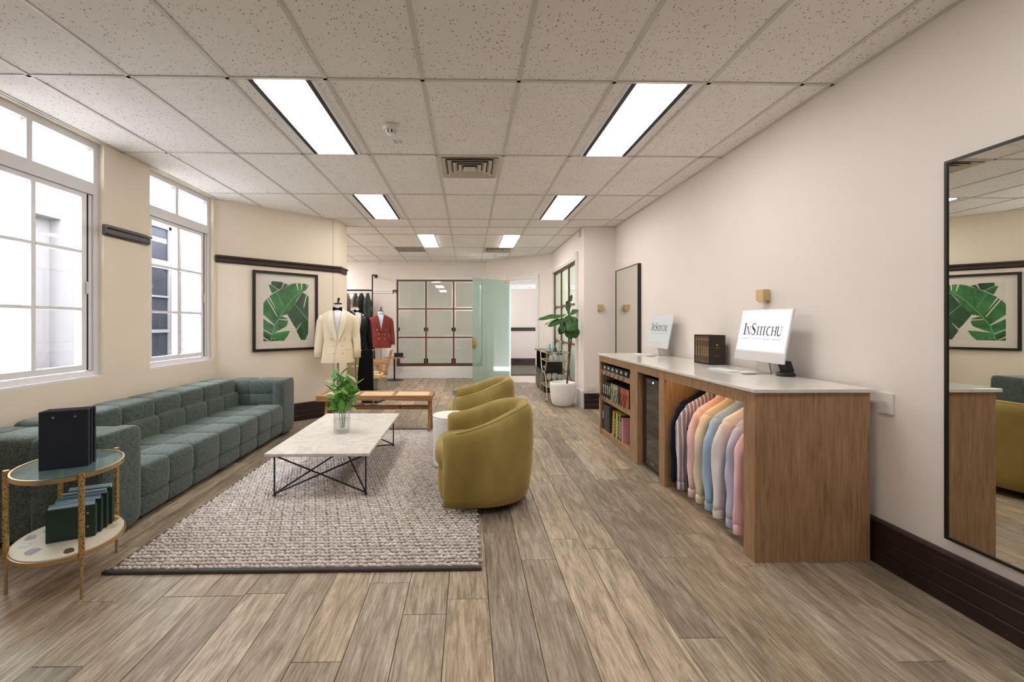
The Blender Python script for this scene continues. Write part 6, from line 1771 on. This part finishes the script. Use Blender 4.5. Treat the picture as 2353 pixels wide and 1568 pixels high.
# ================================================================== TIMBER LOUNGE CHAIR (behind)
wc = thing('timber_lounge_chair', (-1.86, 9.0, 0), 'pale timber lounge chair with cane back near the back wall', 'chair', rz=0.12)
def beam(p, q, w, d, nm, mat=None, par=None):
    p, q = Vector(p), Vector(q); t = (q - p).normalized(); yv = Vector((0, 1, 0)); a = t.cross(yv).normalized()
    vs = [o + a * (w / 2 * i) + yv * (d / 2 * j_) for o in (p, q) for i, j_ in ((-1, -1), (1, -1), (1, 1), (-1, 1))]
    return obj(MB().add(vs, [(0, 1, 2, 3), (7, 6, 5, 4), (0, 4, 5, 1), (1, 5, 6, 2), (2, 6, 7, 3), (3, 7, 4, 0)]), nm, mat or M['pine'], par or wc)
for y in (-0.27, 0.27):
    beam((0.13, y, 0.0), (0.0, y, 0.50), 0.055, 0.04, 'leg'); beam((-0.36, y, 0.0), (-0.12, y, 0.46), 0.06, 0.04, 'leg')
    beam((-0.10, y, 0.0), (-0.22, y, 0.26), 0.05, 0.04, 'brace')
    beam((-0.40, y, 0.565), (0.18, y, 0.535), 0.055, 0.06, 'armrest')
    beam((-0.38, y * 0.9, 0.34), (0.18, y * 0.9, 0.26), 0.06, 0.03, 'seat_rail')
    beam((0.13, y * 0.85, 0.25), (0.27, y * 0.85, 0.78), 0.045, 0.04, 'back_stile')
beam((-0.37, 0, 0.34), (-0.32, 0, 0.335), 0.05, 0.48, 'front_rail')
beam((0.255, 0, 0.72), (0.272, 0, 0.785), 0.04, 0.42, 'back_rail'); beam((0.135, 0, 0.28), (0.15, 0, 0.34), 0.04, 0.42, 'back_rail')
beam((0.15, 0, 0.33), (0.258, 0, 0.73), 0.008, 0.42, 'cane_back', M['cane']); beam((-0.33, 0, 0.345), (0.13, 0, 0.28), 0.008, 0.46, 'cane_seat', M['cane'])

# khaki armchair glimpsed behind the tuxedo
kc = thing('khaki_armchair', (-2.42, 8.05, 0), 'khaki upholstered armchair half hidden behind the tuxedo', 'armchair', rz=-0.5)
M['khaki'] = simple('khaki_fabric', srgb(146, 132, 88), 0.85, var=0.06, vscale=12, sheen=0.2)
obj(MB().rbox(-0.30, 0.30, -0.30, 0.30, 0.14, 0.40, 0.04, 3), 'seat', M['khaki'], kc, smooth=True)
obj(MB().rbox(-0.30, 0.30, 0.20, 0.36, 0.30, 0.76, 0.05, 3), 'backrest', M['khaki'], kc, smooth=True)
for sd in (-1, 1):
    obj(MB().rbox(sd * 0.34 - 0.06, sd * 0.34 + 0.06, -0.30, 0.34, 0.14, 0.56, 0.04, 3), 'armrest', M['khaki'], kc, smooth=True)
    for y in (-0.25, 0.28): obj(MB().tube([(sd * 0.30, y, 0), (sd * 0.30, y, 0.15)], [0.012, 0.018], 10), 'leg', M['black'], kc, smooth=True)

# ================================================================== FAR PEDESTAL TABLE
fp = thing('pedestal_table', (-1.73, 10.20, 0), 'small round table on a black pedestal beside the glazed partition', 'side table')
obj(MB().lathe([(0, 0.0), (0.20, 0.0), (0.20, 0.010), (0.03, 0.018), (0, 0.018)], n=36), 'base', M['black'], fp, smooth=True)
obj(MB().tube([(0, 0, 0.015), (0, 0, 0.525)], 0.019, 14), 'column', M['black'], fp, smooth=True)
obj(MB().lathe([(0, 0.522), (0.25, 0.524), (0.258, 0.534), (0.25, 0.545), (0, 0.546)], n=44), 'top', M['pine'], fp, smooth=True)
nb = thing('navy_box', (-1.63, 10.18, 0.5465), 'navy lidded box on the far pedestal table', 'box', rz=0.3)
obj(MB().rbox(-0.10, 0.10, -0.07, 0.07, 0, 0.072, 0.003, 1), 'case', M['navy'], nb); obj(MB().rbox(-0.102, 0.102, -0.072, 0.072, 0.073, 0.092, 0.003, 1), 'lid', M['navy'], nb)
obj(MB().box(-0.1035, -0.1015, -0.03, 0.03, 0.03, 0.06), 'label', M['label_white'], nb)
sg = thing('tabletop_sign', (-1.83, 10.22, 0.5465), 'white printed sheet standing on the far pedestal table', 'sign')
obj(MB().cbox((0, 0, 0.095), (0.13, 0.004, 0.19), (-0.08, 0, 0)), 'sheet', M['plastic'], sg)
tx = MB()
for q in range(5): tx.cbox((-0.01 * (q % 2), -0.0035 + 0.008 * (0.03 + 0.027 * q - 0.095) , 0.03 + 0.027 * q), (0.09 - 0.03 * (q % 2), 0.001, 0.006), (-0.08, 0, 0))
obj(tx, 'printed_lines', M['grey_ink'], sg)

# ================================================================== BAR CABINET, CART, GLASSES
bc = thing('bar_cabinet', (1.60, 8.78, 0), 'black two tier bar cabinet by the doorway', 'cabinet')
M['black_lam'] = simple('black_laminate', srgb(26, 25, 25), 0.35, var=0.05)
M['dark_top'] = simple('dark_stone_top', srgb(78, 72, 66), 0.25, var=0.05)
def cb(nm, x0, x1, y0, y1, z0, z1, mt='black_lam'): obj(MB().rbox(x0, x1, y0, y1, z0, z1, 0.003, 1), nm, M[mt], bc, world=True)
cb('lower_case', 1.455, 1.775, 8.24, 9.27, 0.03, 0.40); cb('lower_ledge', 1.435, 1.778, 8.22, 9.29, 0.40, 0.42); cb('kick', 1.475, 1.77, 8.26, 9.25, 0.0, 0.03)
cb('upper_back', 1.76, 1.775, 8.24, 9.27, 0.42, 0.77); cb('upper_end', 1.475, 1.76, 8.24, 8.26, 0.42, 0.77); cb('upper_end', 1.475, 1.76, 9.25, 9.27, 0.42, 0.77); cb('upper_divider', 1.475, 1.76, 8.75, 8.77, 0.42, 0.77)
cb('top', 1.435, 1.778, 8.22, 9.29, 0.77, 0.795, 'dark_top')
for k in range(3): obj(MB().tube([(1.452, 8.32 + k * 0.34, 0.30), (1.452, 8.46 + k * 0.34, 0.30)], 0.005, 8), 'handle', M['champagne'], bc, smooth=True, world=True)
sp = thing('soap_dispenser', (1.62, 8.62, 0.7955), 'mint pump bottle on the bar cabinet', 'bottle')
obj(MB().lathe([(0, 0), (0.038, 0), (0.040, 0.01), (0.040, 0.11), (0.030, 0.13), (0.014, 0.14), (0, 0.14)], n=24), 'bottle', simple('mint_liquid', srgb(160, 210, 190), 0.15), sp, smooth=True)
obj(MB().tube([(0, 0, 0.14), (0, 0, 0.185)], 0.008, 8).tube([(0, 0, 0.185), (-0.035, 0, 0.183)], 0.006, 8), 'pump', M['plastic'], sp, smooth=True)
ty = thing('small_tray', (1.62, 8.62, 0.787), 'thin tray', 'tray'); bpy.data.objects.remove(ty)
wb_ = thing('white_bowl', (1.56, 8.5, 0.4205), 'white bowl on the lower ledge of the bar cabinet', 'bowl')
obj(MB().lathe([(0, 0), (0.03, 0), (0.07, 0.05), (0.075, 0.08), (0.07, 0.08), (0.06, 0.05), (0, 0.012)], n=28), 'bowl', M['ceramic'], wb_, smooth=True)

ca = thing('bar_cart', (1.545, 7.66, 0), 'champagne metal bar cart behind the white planter', 'cart')
KX0, KX1, KY0, KY1, KT, KL = 1.345, 1.745, 7.33, 7.99, 0.685, 0.245
def ctube(pts, nm, r_=0.009): return obj(MB().tube(pts, r_, 10), nm, M['champagne'], ca, smooth=True, world=True)
for x in (KX0, KX1):
    up = []; lo_ = []
    for k in range(17):
        t = -1 + 2 * k / 16; y = (KY0 + KY1) / 2 + (KY1 - KY0) / 2 * math.copysign(abs(t) ** 0.62, t)
        up.append((x, y, 0.475 + 0.355 * abs(t) ** 2.0)); lo_.append((x, y, 0.475 - 0.385 * abs(t) ** 2.0))
    ctube(up, 'side_frame'); ctube(lo_, 'side_frame')
    ctube([(x, KY0, 0.83), (x, KY1, 0.83)], 'side_rail')
    for z in (KT, KL): ctube([(x, KY0 + 0.02, z), (x, KY1 - 0.02, z)], 'tray_rail', 0.007)
for y in (KY0, KY1):
    ctube([(KX0, y, 0.83), (KX1, y, 0.83)], 'handle')
    for z in (KT, KL): ctube([(KX0, y + (0.02 if y == KY0 else -0.02), z), (KX1, y + (0.02 if y == KY0 else -0.02), z)], 'tray_rail', 0.007)
for z in (KT, KL):
    obj(MB().box(KX0, KX1, KY0 + 0.02, KY1 - 0.02, z - 0.004, z + 0.002), 'tray', M['tumbler'], ca, world=True)
for x in (KX0, KX1):
    for y in (KY0, KY1):
        w = ctube([(x, y, 0.09), (x, y, 0.055)], 'castor_stem', 0.007)
        obj(MB().lathe([(0, -0.012), (0.028, -0.012), (0.032, -0.006), (0.032, 0.006), (0.028, 0.012), (0, 0.012)], n=18).xf(Matrix.Translation((x, y, 0.0325)) @ Matrix.Rotation(PI / 2, 4, 'Y')), 'castor_wheel', M['satin'], w, smooth=True, world=True)
TUM = MB().lathe([(0, 0), (0.034, 0), (0.037, 0.09), (0.034, 0.09), (0.031, 0.012), (0, 0.012)], n=20)
tmesh = mesh_of(TUM, 'tumbler', M['tumbler'], True)
def glassware(name, me, x, y, z, label, cat, group):
    o = bpy.data.objects.new(name, me); C.objects.link(o); o.location = (x, y, z); return tag(o, label, cat, group)
TL = ['leftmost tumbler in the front row of the bar cart', 'second tumbler from the left in the front row of the cart', 'third tumbler from the left in the front row of the cart', 'fourth tumbler from the left in the front row of the cart']
for k in range(4): glassware('tumbler', tmesh, 1.43 + 0.082 * k, 7.44, KT + 0.0025, TL[k], 'glass', 'tumblers on the bar cart')
for k in range(3): glassware('tumbler', tmesh, 1.46 + 0.09 * k, 7.56, KT + 0.0025, ['left', 'middle', 'right'][k] + ' tumbler in the second row of the bar cart', 'glass', 'tumblers on the bar cart')
wmesh = mesh_of(MB().lathe([(0, 0), (0.034, 0), (0.036, 0.003), (0.006, 0.008), (0.0045, 0.02), (0.0045, 0.085), (0.010, 0.095), (0.034, 0.12), (0.042, 0.155), (0.038, 0.195), (0.036, 0.195), (0.040, 0.155), (0.031, 0.122), (0.0, 0.105)], n=22), 'wine_glass', M['tumbler'], True)
pos_ = [(1.40, 7.44), (1.49, 7.44), (1.58, 7.44), (1.66, 7.46), (1.42, 7.56), (1.52, 7.56), (1.62, 7.58), (1.45, 7.70), (1.56, 7.72)]
NM = ['front left corner', 'front row second', 'front row third', 'front row right', 'middle row left', 'middle row centre', 'middle row right', 'rear row left', 'rear row right']
for k, (x, y) in enumerate(pos_): glassware('wine_glass', wmesh, x, y, KL + 0.0025, 'stemmed wine glass on the cart lower tray, ' + NM[k], 'glass', 'wine glasses on the lower tray')
dc = thing('glass_decanter', (1.50, 7.68, KT + 0.0025), 'clear square decanter with stopper on the bar cart', 'decanter')
obj(MB().lathe([(0, 0), (0.05, 0), (0.052, 0.09), (0.045, 0.115), (0.018, 0.13), (0.016, 0.165), (0.02, 0.17), (0, 0.17)], n=24), 'body', M['tumbler'], dc, smooth=True)
obj(MB().lathe([(0, 0.002), (0.044, 0.002), (0.045, 0.05), (0, 0.05)], n=24), 'spirit', simple('amber_spirit', srgb(150, 110, 70), 0.1), dc, smooth=True)
obj(MB().pillow((0, 0, 0.195), (0.035, 0.035, 0.05), 0.8, 12, 8), 'stopper', M['tumbler'], dc, smooth=True)
gb = thing('green_bottle', (1.575, 7.80, KT + 0.0025), 'dark green bottle at the back of the bar cart', 'bottle')
obj(MB().lathe([(0, 0), (0.036, 0), (0.037, 0.17), (0.03, 0.20), (0.014, 0.225), (0.013, 0.29), (0, 0.29)], n=22), 'body', simple('green_bottle_glass', srgb(16, 60, 40), 0.1, coat=1), gb, smooth=True)
obj(MB().lathe([(0.0385, 0.06), (0.0385, 0.13), (0.037, 0.13), (0.037, 0.06)], n=22), 'label', M['label_white'], gb, smooth=True)
obj(MB().lathe([(0, 0.288), (0.0145, 0.288), (0.0145, 0.305), (0, 0.305)], n=14), 'cap', M['black'], gb, smooth=True)
tv = thing('tall_glass_vase', (1.67, 7.82, KT + 0.0025), 'tall clear slim vase at the back of the bar cart', 'vase')
obj(MB().lathe([(0, 0), (0.03, 0), (0.022, 0.1), (0.03, 0.30), (0.038, 0.335), (0.034, 0.335), (0.027, 0.30), (0.019, 0.1), (0.024, 0.012), (0, 0.012)], n=20), 'body', M['tumbler'], tv, smooth=True)
bb = thing('small_dark_bottle', (1.66, 7.68, KT + 0.0025), 'small dark bottle beside the decanter on the cart', 'bottle')
obj(MB().lathe([(0, 0), (0.028, 0), (0.028, 0.1), (0.012, 0.125), (0.012, 0.16), (0, 0.16)], n=18), 'body', simple('dark_bottle_glass', srgb(28, 30, 26), 0.1, coat=1), bb, smooth=True)
obj(MB().lathe([(0, 0.16), (0.014, 0.16), (0.014, 0.178), (0, 0.178)], n=14), 'cap', M['champagne'], bb, smooth=True)

# ================================================================== FIDDLE LEAF FIG
PXc, PYc = 1.535, 6.985
pot = thing('white_planter', (PXc, PYc, 0), 'round white planter holding the fig tree', 'planter')
obj(MB().lathe([(0, 0), (0.115, 0), (0.145, 0.012), (0.172, 0.05), (0.190, 0.12), (0.201, 0.22), (0.206, 0.33), (0.206, 0.378), (0.198, 0.385), (0.188, 0.378), (0.186, 0.32), (0, 0.30)], n=52), 'pot', M['ceramic'], pot, smooth=True, auto=None)
obj(MB().lathe([(0, 0.345), (0.18, 0.335), (0.18, 0.32), (0, 0.32)], n=32), 'soil', M['soil'], pot, smooth=True)
fig = thing('fiddle_leaf_fig', (PXc, PYc, 0.345), 'fiddle leaf fig with large drooping dark leaves in the planter', 'plant')
TP = [(PXc + x, PYc + y, z) for x, y, z in [(0.072, 0.0, 0.33), (0.086, 0.0, 0.584), (0.114, 0.0, 0.831), (0.142, 0.0, 1.079), (0.142, 0.0, 1.326), (0.107, 0.0, 1.488)]]
obj(MB().tube(TP, [0.015, 0.013, 0.012, 0.011, 0.009, 0.006], 10), 'trunk', M['trunk'], fig, smooth=True, world=True)
FLM = {}
def fig_leaf(b, t, width, bend=0.12, face=(0, -1, 0.35)):
    """b, t: leaf base and tip in metres, x/y from the trunk foot, z above the floor"""
    foot = Vector((PXc, PYc, 0)); p, q = foot + Vector(b), foot + Vector(t); L = (q - p).length
    me = mesh_of(leaf_mesh(L, width, bend, 0.18, 10, 'leaf', 1.25, 0.006), 'leaf', M['fig'], True)
    o = bpy.data.objects.new('leaf', me); C.objects.link(o); o.parent = fig
    o.location = p - Vector(fig.location); o.rotation_euler = orient(q - p, 0, face)
    rib = MB().tube([(0, 0, 0.0015), (0, L * 0.5, -bend * L * 0.25 + 0.002), (0, L * 0.97, -bend * L * 0.94 + 0.002)], [0.003, 0.0022, 0.001], 5)
    for k in range(4):
        y = L * (0.25 + 0.16 * k); z = -bend * L * (y / L) ** 2
        for sd in (-1, 1): rib.tube([(0, y, z + 0.002), (sd * width * 0.32, y + L * 0.12, z - bend * L * 0.08 + 0.18 * width * 0.32 + 0.001)], [0.0014, 0.0008], 4)
    obj(rib, 'leaf_veins', M['stem'], o, smooth=True)
fig_leaf((0.065, 0, 1.474), (-0.425, -0.12, 1.409), 0.13, 0.04, (0, -0.6, 1))
fig_leaf((0.023, 0, 1.453), (-0.29, 0.1, 1.333), 0.06, 0.08, (0, -0.5, 1))
fig_leaf((0.058, 0, 1.418), (-0.265, -0.15, 1.299), 0.1, 0.06, (0.2, -0.8, 0.6))
fig_leaf((0.086, 0, 1.488), (0.084, 0.02, 1.708), 0.1, 0.05, (0.6, -1, 0))
fig_leaf((0.091, 0.02, 1.645), (0.152, -0.02, 1.798), 0.07, 0.05, (0.5, -1, 0))
fig_leaf((0.121, 0, 1.46), (0.26, 0.05, 1.596), 0.1, 0.25, (0.2, -0.5, 1))
fig_leaf((0.096, -0.02, 1.446), (-0.036, -0.14, 1.208), 0.17, 0.15)
fig_leaf((0.114, -0.03, 1.474), (0.036, -0.16, 1.326), 0.15, 0.2)
fig_leaf((0.131, -0.02, 1.453), (0.19, -0.12, 1.326), 0.14, 0.2)
fig_leaf((0.226, -0.06, 1.375), (0.029, -0.22, 1.237), 0.2, 0.1)
fig_leaf((0.119, -0.01, 1.326), (0.109, -0.08, 1.082), 0.19, 0.1)
fig_leaf((0.072, 0.03, 1.347), (-0.059, -0.02, 1.164), 0.13, 0.1)
fig_leaf((0.154, 0.02, 1.326), (0.207, -0.05, 1.095), 0.18, 0.1)
fig_leaf((0.116, 0.04, 1.361), (0.07, 0.02, 1.149), 0.14, 0.1)

# ================================================================== HALLWAY SIGN AND REAR WALL BITS
fs_ = thing('floor_sign', (1.02, 11.05, 0.002), 'grey A frame board standing behind the glass door', 'sign board')
for sd in (-1, 1):
    m = MB(); vs = []
    for z, y in ((0.0, sd * 0.16), (0.86, sd * 0.012)):
        for a in (-0.03, 0.03):
            for b in (-0.006, 0.006): vs.append((a * (1 if z == 0 else 0.25), y + b, z))
    m.add(vs, [(0, 1, 3, 2), (4, 6, 7, 5), (0, 4, 5, 1), (2, 3, 7, 6), (0, 2, 6, 4), (1, 5, 7, 3)])
    obj(m, 'board', simple('grey_board_%d' % (sd + 1), srgb(150, 148, 140), 0.6), fs_)
dcn = thing('motion_sensor', (1.80, 6.98, 2.80), 'small white sensor at the ceiling corner', 'sensor')
obj(MB().rbox(-0.03, 0.019, -0.03, 0.03, -0.06, 0.03, 0.01, 2), 'body', M['plastic'], dcn, smooth=True)
obj(MB().pillow((-0.03, 0, -0.02), (0.02, 0.04, 0.04), 1, 12, 8), 'lens', M['plastic'], dcn, smooth=True)
